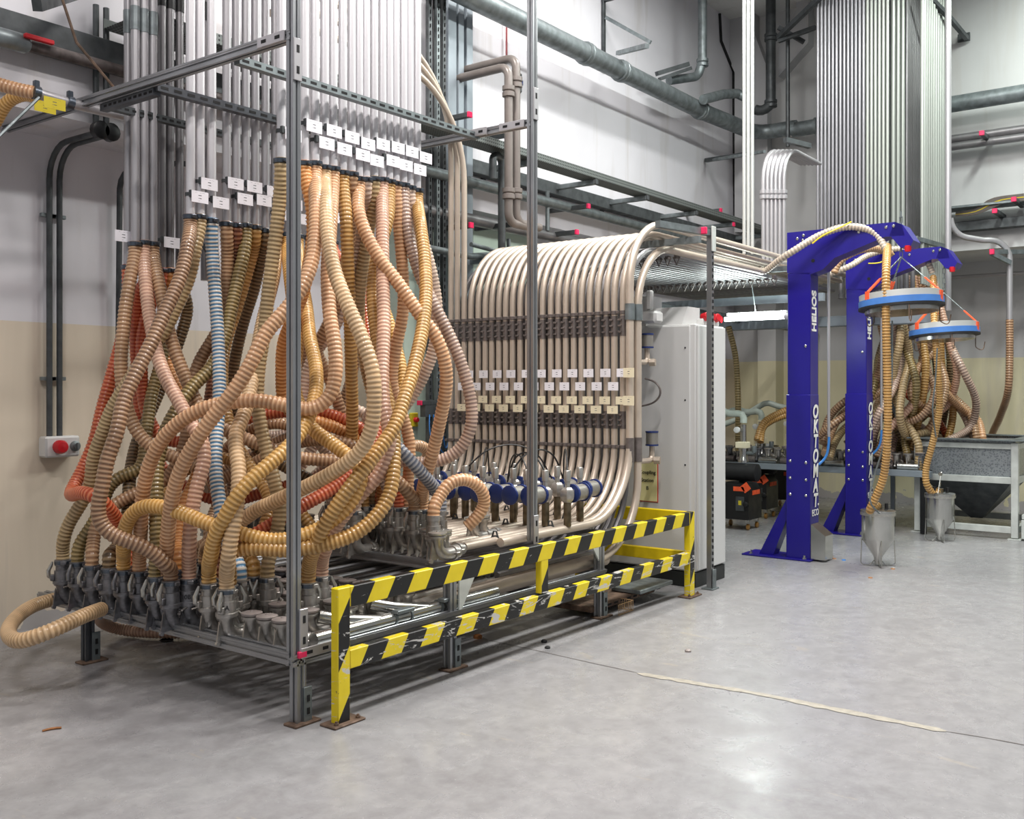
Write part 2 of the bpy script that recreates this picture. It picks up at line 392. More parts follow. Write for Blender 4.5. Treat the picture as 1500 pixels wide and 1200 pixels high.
# concrete pilaster and haunches in the far corner
b = MB().prism([P(1076, 340, X=12.9), P(1124, 340, X=12.9), P(1124, 100, X=12.9), P(1106, 52, X=12.9), P(1106, -60, X=12.9), P(1056, -60, X=12.9), P(1056, 62, X=12.9), P(1076, 106, X=12.9)], (.3, 0, 0))
struct('trim_1', b, M['conc'])
b = MB().prism([P(1140, 112, X=12.85), P(1184, 62, X=12.85), P(1184, -40, X=12.85), P(1166, -40, X=12.85), P(1166, 14, X=12.85), P(1140, 70, X=12.85)], (.2, 0, 0)); struct('trim_2', b, M['conc'])
b = MB().tube([P(1054, 20, Y=5.93), P(1056, 60, Y=5.93), P(1074, 105, Y=5.93), P(1075, 220, Y=5.93), P(1076, 330, Y=5.93)], .022, 6, cap=True); struct('trim_3', b, M['slot'])
b = MB().box(P(1129, 527, X=14.15) * 1 + V(0, 0, -.3), (.3, .3, 3.2)); b = MB().box((14.15, P(1129, 500, X=14.15).y, 1.64), (.3, .28, 3.28)); struct('trim_4', b, M['wall_r'])
b = MB().box((14.12, P(1120, 500, X=14.12).y, 1.64), (.12, .06, 3.28)); struct('trim_5', b, M['galv_dark'])
# filled joint across the floor and the hairline crack that carries on from it
def groundstrip(pts, wd, z=.0025, seed=1):
    rnd = random.Random(seed); q = [P(x, y, Z=0) for x, y in pts]; q = [Vector(p) for p in smooth_path(q, .05)]; L = []; R = []
    for i, p in enumerate(q):
        t = (q[min(i + 1, len(q) - 1)] - q[max(i - 1, 0)]).normalized(); nrm = Vector((-t.y, t.x, 0)); w = wd * (.75 + rnd.random() * .5)
        if i in (0, len(q) - 1): w *= .3
        L.append(p + nrm * w + V(0, 0, z)); R.append(p - nrm * w * (.8 + rnd.random() * .4) + V(0, 0, z))
    n = len(q); return MB().add(L + R, [(i, i + 1, n + i + 1, n + i) for i in range(n - 1)])
M['filler'] = mat('joint_filler', (168, 162, 150), .5, 0, .16, 20); M['crack'] = mat('crack', (112, 108, 106), .9, 0, .1, 9)
struct('trim_6', groundstrip([(934, 987), (1010, 1000), (1100, 1015), (1200, 1035), (1300, 1055), (1386, 1072)], .028), M['filler'], False)
struct('trim_7', groundstrip([(1380, 1071), (1430, 1079), (1470, 1086), (1560, 1104)], .004, .002, 3), M['crack'], False)
struct('trim_8', groundstrip([(700, 935), (780, 952), (860, 970), (934, 986)], .004, .002, 4), M['crack'], False)
LN = ['ceiling lamp above the hose rack', 'ceiling lamp above the grey cabinet', 'ceiling lamp above the open floor at the left', 'ceiling lamp above the middle of the open floor', 'ceiling lamp above the open floor before the blue columns', 'ceiling lamp behind and left of the camera', 'ceiling lamp above the hopper']
# ceiling lamps (above the frame; they light the hall)
for k, (x, y, sx, sy, p, c) in enumerate(LAMPS):
    r = thing('ceiling_lamp', LN[k], 'lamp', (x, y, 6.6))
    part('lamp_body', MB().bbox((x, y, 6.62), (max(sx, sy) + .1, .3, .1), .01), M['white'], r)
    part('hanger', MB().tube([(x, y, 6.66), (x, y, CEIL + .05)], .01, 6), M['galv'], r)

# ================================================================ FRAME AND COUPLING TABLE (rack)
YF = 3.66
rack = thing('coupling_rack', 'low aluminium framed coupling table with tall posts, full of hose sockets', 'rack', (3.15, YF, 0))
A_ = M['alu']
def prof(name, p0, p1, w=.045, m=None): return part(name, MB().profile(p0, p1, w), m or A_, rack)
prof('post', (3.124, YF, .33), (3.124, YF, 4.3), .048); prof('post', (5.05, YF, .64), (5.05, YF, 4.6), .048)
prof('beam', (3.124, YF, 3.27), (3.124, 6.45, 3.27), .05)
prof('beam', P(615, 213, X=5.05), (5.05, YF, 3.265), .045)
prof('beam', (3.124, YF, .32), (3.124, 5.98, .32), .06); prof('beam', (3.1, YF, .31), (5.9, YF, .31), .055)
prof('beam', (4.26, YF + .03, .56), (6.2, YF + .03, .56), .05); prof('beam', (4.28, YF, .58), (4.28, 5.98, .58), .05); prof('beam', (5.9, YF, .58), (5.9, 5.98, .58), .05)
prof('beam', (3.1, 5.98, .31), (5.9, 5.98, .31), .05); prof('beam', (5.9, YF, .31), (5.9, 5.98, .31), .05)
for (x, y, h, dk) in ((3.15, YF, .31, 0), (4.28, YF + .02, .6, 0), (5.87, YF + .02, .6, 0), (3.12, 5.46, .3, 1), (5.87, 5.9, .6, 0), (4.28, 5.9, .6, 0)):
    l = prof('leg', (x, y, .012), (x, y, h), .055, M['alu_dark'] if dk else None)
    part('foot_plate', MB().bbox((x + .02, y - .01, .006), (.16, .09, .012), .003), M['rust'], l)
    part('foot_bracket', MB().bbox((x + .035, y - .03, .09), (.05, .008, .17), .002).box((x + .035, y - .0352, .06), (.016, .004, .03), m=1).box((x + .035, y - .0352, .12), (.016, .004, .03), m=1), [M['galv'], M['slot']], l)
part('end_cap', MB().bbox((3.15, YF - .03, .335), (.05, .02, .032), .004), M['pink'], rack, 'pink red end cap')
part('end_cap', MB().bbox((3.11, 5.43, .3), (.03, .05, .04), .004), M['red'], rack, 'red end cap')
def bracket(p, ax):
    # slotted angle bracket
    p = Vector(p); m_ = MB(); s = (.2, .008, .05) if ax == 'x' else ((.008, .2, .05) if ax == 'y' else (.05, .008, .2)); m_.bbox(p, s, .002)
    for q in (-.05, .05):
        o = V(q, -.003, 0) if ax == 'x' else (V(-.003, q, 0) if ax == 'y' else V(0, -.003, q)); e = (.035, .005, .016) if ax == 'x' else ((.005, .035, .016) if ax == 'y' else (.016, .005, .035))
        m_.box(p + o, e, m=1)
    return part('corner_bracket', m_, [M['pipe'], M['slot']], rack)
bracket((3.095, 3.79, 3.27), 'y'); bracket((3.124, 3.632, 3.15), 'z'); bracket((5.02, 3.8, 3.265), 'y'); bracket((5.05, 3.632, 3.38), 'z'); bracket((5.02, 4.1, 3.265), 'y')
bracket((3.24, 3.625, .34), 'x'); bracket((3.16, 3.63, .45), 'z'); bracket((5.05, 3.63, .7), 'z')
part('gusset', MB().prism([(4.33, YF - .01, .58), (4.52, YF - .01, .58), (4.33, YF - .01, .3)], (0, .012, 0)), M['hopper'], rack)
part('gusset', MB().prism([(5.84, YF - .0, .58), (5.7, YF - .0, .58), (5.84, YF - .0, .4)], (0, .012, 0)), M['hopper'], rack)
# slotted rails that hold the pipe rows
def slotted(p0, p1, w=.042, mt='galv', parent=rack, name='slotted_rail', pitch=.05, wall='both', fn=-1):
    p0 = Vector(p0); p1 = Vector(p1); m_ = MB().beam(p0, p1, w, w * .9); d = (p1 - p0).normalized(); L = (p1 - p0).length
    side = Vector((0, 0, 1)).cross(d).normalized() if abs(d.z) < .9 else Vector((0, 1, 0)); n = int(L / pitch)
    for k in range(n):
        c = p0 + d * (k + .5) * pitch
        m_.beam(c - d * pitch * .28 + side * fn * (w / 2), c + d * pitch * .28 + side * fn * (w / 2), .003, w * .3, m=1)
    return part(name, m_, [M[mt], M['slot']], parent)
slotted((3.15, 4.12, 3.25), (5.06, 4.12, 3.25), .045, 'galv', pitch=.075); slotted((3.15, 4.83, 3.244), (4.9, 4.83, 3.244), .05, 'alu_dark', pitch=.085)
slotted((3.15, 5.33, 3.23), (4.9, 5.33, 3.23), .045, 'galv_dark'); slotted((3.16, 4.83, 3.22), (3.16, 5.36, 3.22), .045, 'alu_dark', fn=1)


# ---- elbow sockets
def elbow_mesh(name, gus=True):
    m_ = MB(); R = .075
    m_.lathe([(.036, -.02), (.038, -.008), (.05, -.006), (.052, .0), (.052, .008), (.046, .012), (.036, .012)], seg=14)
    path = [(0, 0, 0), (0, 0, -.03)] + [(R - R * math.cos(a), 0, -.03 - R * math.sin(a)) for a in np.linspace(.2, PI / 2, 6)] + [(R + .1, 0, -.03 - R)]
    m_.tube(path, [.04, .036, .033, .033, .033, .034, .034, .034, .034], 12)
    m_.lathe([(.034, 0), (.041, .002), (.041, .02), (.034, .022)], c=(R + .05, 0, -.03 - R), axis=(1, 0, 0), seg=12)
    if gus:
        m_.prism([(-.045, -.004, -.02), (-.062, -.004, -.13), (.0, -.004, -.12), (.05, -.004, -.135), (.02, -.004, -.09), (-.03, -.004, -.06)], (0, .009, 0))
        m_.lathe([(.012, -.008), (.012, .008)], c=(-.055, 0, -.13), axis=(0, 1, 0), seg=8)
    for sy in (-1, 1): m_.bbox((R + .05, sy * .043, -.03 - R), (.03, .02, .02), .003)
    return m_.mesh(name, M['cast'])
EL = elbow_mesh('elbow_socket'); ELD = EL.copy(); ELD.name = 'elbow_socket_dark'; ELD.materials[0] = M['cast_dark']
CAPM = MB().lathe([(.0, .012), (.05, .013), (.054, .018), (.054, .026), (.04, .03), (.01, .031), (.008, .037), (0, .037)], seg=14).mesh('socket_cap', M['lid'])
CAPW = CAPM.copy(); CAPW.materials[0] = M['lever']
used = set()
def socket(x, y, z, dark=False, cap=None):
    e = inst('elbow_socket', ELD if dark else EL, (x, y, z), rack)
    if cap: inst('cap', CAPM if cap == 1 else CAPW, (x, y, z), e)
    return e
# lower tier rows; positions taken by hoses are filled in hoses part
PITCH = .118; Y0 = 3.83; NY = 18
LOW_ROWS = [3.2, 3.42, 3.64, 3.86, 4.08]
UP_ROWS = [4.36, 4.58]
for k in range(NY):
    y = Y0 + k * PITCH
    part('table_pipe', MB().tube([(3.36, y, .335), (5.85, y, .335)], .026, 10), M['pipe_table'] if k < 3 else M['pipe_grey'], rack)
# y-branch pipes at the near edge
for xx in (3.45, 3.82):
    part('branch_pipe', MB().tube([(xx, YF + .19, .43), (xx + .1, YF + .12, .40), (xx + .3, YF + .06, .365)], .034, 10), M['steel'], rack)
    c = MB()
    for q in (.02, .14): c.lathe([(.041, 0), (.041, .012)], c=(xx + .38 + q, YF + .06, .36), axis=(1, 0, 0), seg=12)
    c.bbox((xx + .46, YF + .03, .4), (.13, .05, .02), .003); part('pipe_coupling', c, M['galv'], rack)
part('table_pipe', MB().tube([(3.3, YF + .06, .36), (4.75, YF + .06, .36)], .036, 12), M['steel'], rack)
part('lower_pipe', MB().tube([(4.4, YF + .12, .36), (4.9, YF + .12, .37), (6.1, YF + .12, .37)], .05, 12), M['pipe_beige'], rack)
part('lower_pipe', MB().tube([(4.4, YF + .34, .3), (6.0, YF + .34, .3)], .05, 12), M['pipe_beige'], rack)
# loose electrical conduit beam under the table
part('cross_beam', MB().beam((4.2, YF + .1, .28), (4.2, 5.9, .28), .05, .05), M['alu_dark'], rack)
part('cross_beam', MB().beam((5.2, YF + .1, .28), (5.2, 5.9, .28), .05, .05), M['alu_dark'], rack)
# ================================================================ VERTICAL PIPES OVER THE TABLE
def uvplate(c, w, h, axis='x', th=.003):
    # thin plate whose front carries UVs; axis = horizontal direction of the plate
    c = Vector(c); m_ = MB(); hx = V(w / 2, 0, 0) if axis == 'x' else V(0, -w / 2, 0); n = V(0, -th, 0) if axis == 'x' else V(-th, 0, 0); hz = V(0, 0, h / 2)
    vs = [c - hx - hz, c + hx - hz, c + hx + hz, c - hx + hz]; vs = [v + n for v in vs] + vs
    m_.add(vs, [(0, 1, 2, 3), (7, 6, 5, 4), (0, 4, 5, 1), (1, 5, 6, 2), (2, 6, 7, 3), (3, 7, 4, 0)])
    m_.uv = [(0, 0), (1, 0), (1, 1), (0, 1)] * 2; return m_
TOPZ = 5.6
def vpipe(px, py, Y, r, mt, label, group, lab=None, dx=.02, zt=TOPZ, bandz=None):
    p = P(px, py, Y=Y); t = thing('conveying_pipe', label, 'pipe', p, group)
    part('pipe_tube', MB().tube([p + V(0, 0, -.04), p + V(0, 0, .4), (p.x, p.y, zt)], r, 12), M[mt], t)
    if lab:
        z = p.z + lab[0]; q = part('label_plate', uvplate((p.x + dx, p.y - r - .02, z), .112, .066), M[lab[1]], t)
        part('label_clip', MB().lathe([(r + .004, 0), (r + .004, .02)], c=(p.x, p.y, z + .005), seg=12).bbox((p.x - .02, p.y - r - .008, z + .015), (.02, .02, .04), .002), M['galv_dark'], t)
    if bandz: part('pipe_sleeve', MB().lathe([(r + .003, 0), (r + .003, bandz[1])], c=(p.x, p.y, bandz[0]), seg=12), M['black'] if bandz[2] else M['galv'], t)
    return p
ROW_A = [(412, 232), (446, 236), (461.6, 236), (475.5, 242), (488, 244), (502, 250), (515, 252), (525.7, 259), (536, 260), (548, 259), (560, 260), (570, 263), (579.5, 266), (590.7, 268), (600, 272), (611, 276)]
topA = []
ordn = ['first', 'second', 'third', 'fourth', 'fifth', 'sixth', 'seventh', 'eighth', 'ninth', 'tenth', 'eleventh', 'twelfth', 'thirteenth', 'fourteenth', 'fifteenth', 'sixteenth', 'seventeenth', 'eighteenth', 'nineteenth', 'twentieth', 'twenty-first', 'twenty-second', 'twenty-third', 'twenty-fourth', 'twenty-fifth', 'twenty-sixth']
for k, (x, y) in enumerate(ROW_A):
    lb = 'bright vertical aluminium pipe just left of the tall front post' if k == 0 else '%s bright vertical pipe right of the tall front post, with white tag' % ordn[k - 1]
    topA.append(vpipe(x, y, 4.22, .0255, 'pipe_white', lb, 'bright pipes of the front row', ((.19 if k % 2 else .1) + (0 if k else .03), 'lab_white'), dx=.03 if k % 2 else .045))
ROW_B = [(279, 314), (293, 314), (310, 320), (332, 325), (346, 327), (360, 327), (374, 330), (389, 335), (403, 338), (420, 340), (436, 343), (455, 345), (487, 352), (518, 352), (530, 352), (548, 355)]
topB = []
for k, (x, y) in enumerate(ROW_B):
    lb = ['first', 'second', 'third'][k] + ' of the three wide bright pipes in the middle row, white tag' if k < 3 else ('%s aluminium pipe of the middle row counted from its left, white tag low down' % ordn[k])
    h = [(.13), (.23), (.12), (.3), (.19), (.29), (.2), (.3)][k % 8]
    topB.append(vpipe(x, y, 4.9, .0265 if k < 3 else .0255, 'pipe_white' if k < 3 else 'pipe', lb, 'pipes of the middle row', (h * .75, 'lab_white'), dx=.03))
ROW_C = [(188, 388, 5.42), (198, 354, 5.33), (211, 352, 5.33), (224, 354, 5.33), (237, 393, 5.48), (249, 393, 5.48), (263, 397, 5.48), (279, 402, 5.48), (300, 402, 5.48)]
topC = []
for k, (x, y, Y) in enumerate(ROW_C):
    lb = '%s pipe from the left in the back row, %s' % (ordn[k], 'light metal' if k < 4 else 'dull grey, black sleeve')
    bz = (3.72, .14, False) if k < 4 else (3.98, .12, True)
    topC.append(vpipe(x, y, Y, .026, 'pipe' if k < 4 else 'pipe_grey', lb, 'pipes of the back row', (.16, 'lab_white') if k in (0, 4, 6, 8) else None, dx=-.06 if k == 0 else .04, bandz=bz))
# ================================================================ WATERFALL OF BENT PIPES
XW = 6.38
def conn(px): return P(px, Z=0, X=XW).y
ZU = .652
NW = 24
WATERY = []
def clampblock(y, z, x=XW, h=.15):
    m_ = MB().lathe([(.026, -h / 2), (.0275, -h / 2), (.0275, h / 2), (.026, h / 2)], c=(x, y, z), seg=10)
    for dz in (-h * .3, 0, h * .3): m_.bbox((x - .031, y + .01, z + dz), (.014, .03, .014), .002)
    return m_
def collar(y, z, x=XW):
    m_ = MB().lathe([(.026, -.014), (.031, -.012), (.031, .012), (.026, .014)], c=(x, y, z), seg=10); m_.bbox((x - .032, y + .025, z), (.02, .022, .02), .002); return m_
SEC = ['ninth', 'tenth']
for i in range(NW):
    px = 661 + (912.7 - 661) * i / 23 if i else 661
    px = [660.7, 670, 680, 690, 700.7, 711, 720.7, 731, 741, 751, 762, 773.5, 784.5, 795, 807, 818, 829, 840.7, 852, 864, 876, 888.7, 900, 912.7][i]
    y = conn(px); WATERY.append(y); lbl = '%s bent pipe from the left in the curved pipe wall%s' % (ordn[i], ', running straight up' if i < 3 else '')
    t = thing('bent_conveying_pipe', lbl, 'pipe', (XW, y, ZU), 'bent pipes of the curved pipe wall')
    lo = bend_path([(4.54, y, ZU), (XW, y, ZU), (XW, y, 1.5)], .52, 9)
    if i < 3:
        hz = 4.42 - .16 * i; up = bend_path([(XW, y, 1.4), (XW, y, hz), (4.3, y - .05, hz)], .85 - .03 * i, 12)
    else: up = bend_path([(XW, y, 1.4), (XW, y, 2.8), (11.15, y, 2.8)], .52, 10)
    part('pipe_tube', MB().tube(lo[:-1] + up[1:], .0245, 12), M['pipe_beige'], t)
    part('pipe_joint', clampblock(y, 2.06 - (.0 if i < 3 else .0)), M['sleeve'], t); part('pipe_joint', clampblock(y, 1.36, h=.13), M['sleeve'], t)
    part('pipe_collar', collar(y, 2.16), M['sleeve'], t); part('pipe_collar', collar(y, 1.16), M['sleeve'], t)
    zw = 1.71 if i % 2 else 1.61
    if i > 1:
        part('label_plate', uvplate((XW - .05, y - .02, zw), .088, .062, 'y'), M['lab_white'], t, 'white label'); part('label_plate', uvplate((XW - .052, y - .015, 1.505 if i % 2 else 1.435), .092, .058, 'y'), M['lab_cream'], t, 'cream label')
# two outer pipes right of the wall, one with a lower bend
for k, (y, xx, zt, zl) in enumerate(((3.72, XW - .02, 2.86, ZU), (3.705, XW + .07, 2.68, .38))):
    t = thing('bent_conveying_pipe', ['pale bent pipe at the near right edge of the curved pipe wall', 'tan bent pipe outermost right, bending into the lower tier'][k], 'pipe', (xx, y, zl))
    pth = bend_path([(4.8, y + .12 * k, zl), (xx, y, zl), (xx, y, zt), (8.75 if k else 11.1, y, zt)], [.55, .5], 10)
    part('pipe_tube', MB().tube(pth, .029, 12), M['pipe_beige'], t); part('pipe_sleeve', MB().lathe([(.036, 0), (.036, .12)], c=(xx, y, 2.1), seg=12), M['galv'], t)
    part('pipe_sleeve', MB().lathe([(.033, 0), (.033, .18)], c=(xx, y, 1.05), seg=12), M['sleeve'], t)
    if not k: part('label_plate', uvplate((xx - .05, y - .02, 1.71), .09, .07, 'y'), M['lab_cream'], t); part('label_plate', uvplate((xx - .05, y - .02, 1.505), .09, .07, 'y'), M['lab_cream'], t)
for k in range(23):
    y = WATERY[23 - k] + .034
    single('lower_bent_pipe', MB().tube(bend_path([(4.9, y, .42), (XW + .1, y, .42), (XW + .1, y, 2.68), (11.0, y, 2.68)], [.5, .45], 8), .024, 8), M['pipe_grey'], '%s of the inner bent pipes behind the curved pipe wall, from the near side' % ordn[k], 'pipe', 'inner bent pipes behind the curved wall')  # dull grey chosen so the wall's gaps look shaded
# supporting cross bars of the overhead pipes
bars = thing('pipe_support_frame', 'slotted steel support frame carrying the overhead pale pipes', 'frame', (7.24, 3.5, 0))
def tube_post(x, y, z0, z1): return slotted((x, y, z0), (x, y, z1), .045, 'alu', bars, 'slotted_post', .05)
tube_post(7.24, 3.5, .01, 2.83)
part('foot_bracket', MB().bbox((7.24, 3.465, .08), (.06, .01, .16), .003).bbox((7.24, 3.5, .006), (.12, .1, .012), .003), M['galv'], bars)
part('top_bracket', MB().bbox((7.24, 3.47, 2.78), (.07, .01, .2), .003), M['hopper'], bars)
for x in (6.98, 9.2): 
    part('cross_bar', MB().beam((x, 3.46, 2.745), (x, 5.8, 2.745), .045, .05), M['galv'], bars)
part('cross_bar', MB().beam((7.24, 3.5, 2.83), (6.6, 3.62, 2.83), .05, .05), M['galv'], bars)
part('end_cap', MB().bbox((7.1, 3.49, 2.83), (.03, .055, .055), .004), M['pink'], bars, 'pink end cap')
part('cross_bar', MB().beam((9.7, 3.46, 2.5), (9.7, 5.8, 2.5), .05, .08), M['columnblue'], bars)
for y in (3.6, 5.7): part('hanger', MB().beam((9.7, y, 2.48), (9.7, y, 2.83), .03, .03), M['galv'], bars)
tube_post(9.2, 5.75, .01, 2.78); tube_post(7.24, 5.75, .01, 2.78)
for xi, x in enumerate((7.15, 9.15)):
    for k in range(22):
        yy = 3.75 + k * .08; m_ = MB().bbox((x, yy, 2.66), (.05, .03, .05), .004).tube([(x, yy - .03, 2.65), (x, yy, 2.585), (x, yy + .03, 2.65)], .007, 5); part('pipe_clip', m_, M['sleeve'], bars)
# lower duct along under the pipes
single('steam_pipe', MB().tube([(6.7, 4.6, 2.42), (9.0, 4.9, 2.42), (14.2, 5.2, 2.42)], .05, 12), M['galv'], 'grey pipe running under the overhead pipes above the white cabinet', 'pipe')
single('trunking_duct', MB().bbox((11.2, 4.3, 2.35), (.12, 3.0, .12), .01), M['columnblue'], 'pale grey duct spanning below the far overhead pipes', 'duct')
# ================================================================ HOSES
def ribbed(pts, r=.036, pitch=.0235, seg=12, amp=.0032, wob=0):
    D = smooth_path(pts, pitch / 4); n = len(D); ph = np.arange(n) / 4.0; k = np.arange(n) % 4
    rr = np.where((k == 2) | (k == 3), r + amp, r - .0005); m_ = MB().tube(D, rr, seg); m_.uv = [(j / seg, ph[i]) for i in range(n) for j in range(seg)]
    return m_, D
def cam_mesh(dark):
    m_ = MB(); m_.lathe([(.036, .03), (.041, .028), (.041, -.002), (.036, -.004), (.036, -.03), (.043, -.032), (.043, -.085), (.05, -.088), (.05, -.105), (.038, -.107)], seg=14)
    for s in (-1, 1): m_.bbox((s * .05, 0, -.07), (.022, .03, .035), .004)
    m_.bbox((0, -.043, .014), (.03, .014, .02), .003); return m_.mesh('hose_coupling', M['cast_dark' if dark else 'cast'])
CAM = {True: cam_mesh(True), False: cam_mesh(False)}
LV = MB().tube([(.052, 0, -.075), (.068, 0, -.06), (.07, 0, -.03), (.056, 0, .0), (.05, 0, .02)], [.008, .011, .011, .009, .005], 8)
LVM = LV.mesh('lever', M['lever']); LVD = LVM.copy(); LVD.materials[0] = M['cast_dark']
LO = MB().tube([(.054, 0, -.08), (.066, -.02, -.096), (.05, -.055, -.11), (0, -.075, -.115)], [.006, .007, .007, .005], 6).mesh('lever', M['cast'])
HO = {}
BAND = MB().lathe([(.0415, .004), (.0425, .005), (.0425, .022), (.0415, .023)], seg=14).mesh('collar_band', M['clamp'])
def hose(label, col, top, mid, bot, off=0, r=.036, group=None, name='flexible_hose', tier='A', rot=None, free=False, dbias=None):
    # top: world point; mid: pixel points; bot: (px,py) of the collar on tier A (z .55) or B (z .87), or a world point
    zc = {'A': .565, 'B': .842}.get(tier); B = P(bot[0], bot[1], Z=zc) if len(bot) == 2 else Vector(bot)
    T = Vector(top); dT, dB = depth(T), depth(B)
    uv = [(750 + F_PX * ((T.x * SA - T.y * CA) / dT), HZ - (T.z - HCAM) * F_PX / dT)] + list(mid) + [(750 + F_PX * ((B.x * SA - B.y * CA) / dB), HZ - (B.z - HCAM) * F_PX / dB)]
    L = [0]
    for a, b in zip(uv[:-1], uv[1:]): L.append(L[-1] + math.hypot(a[0] - b[0], a[1] - b[1]))
    pts = [T, T + V(0, 0, -.07)]
    for k in range(1, len(uv) - 1):
        f = L[k] / L[-1]; d = dT + (dB - dT) * (f * f * (3 - 2 * f)) + off * math.sin(PI * f) ** .7
        q = mid[k - 1]
        if len(q) > 2: d += q[2]
        pts.append(P(q[0], q[1], d=max(d, 4.86)))
    pts += [B + V(0, 0, .09), B]
    m_, D = ribbed(pts, r); o = tag(part(name, m_, M['h_' + col]), label, 'hose', group)
    if not free: part('hose_clamp', MB().lathe([(r, 0), (r + .008, .002), (r + .008, .026), (r, .028)], c=T + V(0, 0, -.03), seg=12).bbox(T + V(-.01, -r - .014, -.017), (.03, .016, .02), .003), M['clamp'], o)
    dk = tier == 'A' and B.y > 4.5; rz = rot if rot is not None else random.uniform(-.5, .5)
    c = inst('hose_coupling', CAM[dk], B + V(0, 0, -.012), o, rz); c.scale = (1.12, 1.12, 1.05); HO[label] = o; bd = inst('collar_band', BAND, (0, 0, 0)); bd.parent = c; bd.location = (0, 0, 0)
    for s in (0, PI):
        e = inst('lever', LVD if dk and random.random() < .45 else LVM, (0, 0, 0), None, s); e.parent = c; e.location = (0, 0, 0)
    if random.random() < .55: e = inst('lever', LO, (0, 0, 0)); e.parent = c; e.location = (0, 0, 0)
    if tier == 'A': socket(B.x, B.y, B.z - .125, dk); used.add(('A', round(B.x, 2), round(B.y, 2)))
    elif tier == 'B': socket(B.x, B.y, B.z - .125, False); used.add(('B', round(B.x, 2), round(B.y, 2)))
    return o
a, b_, c_ = topA, topB, topC
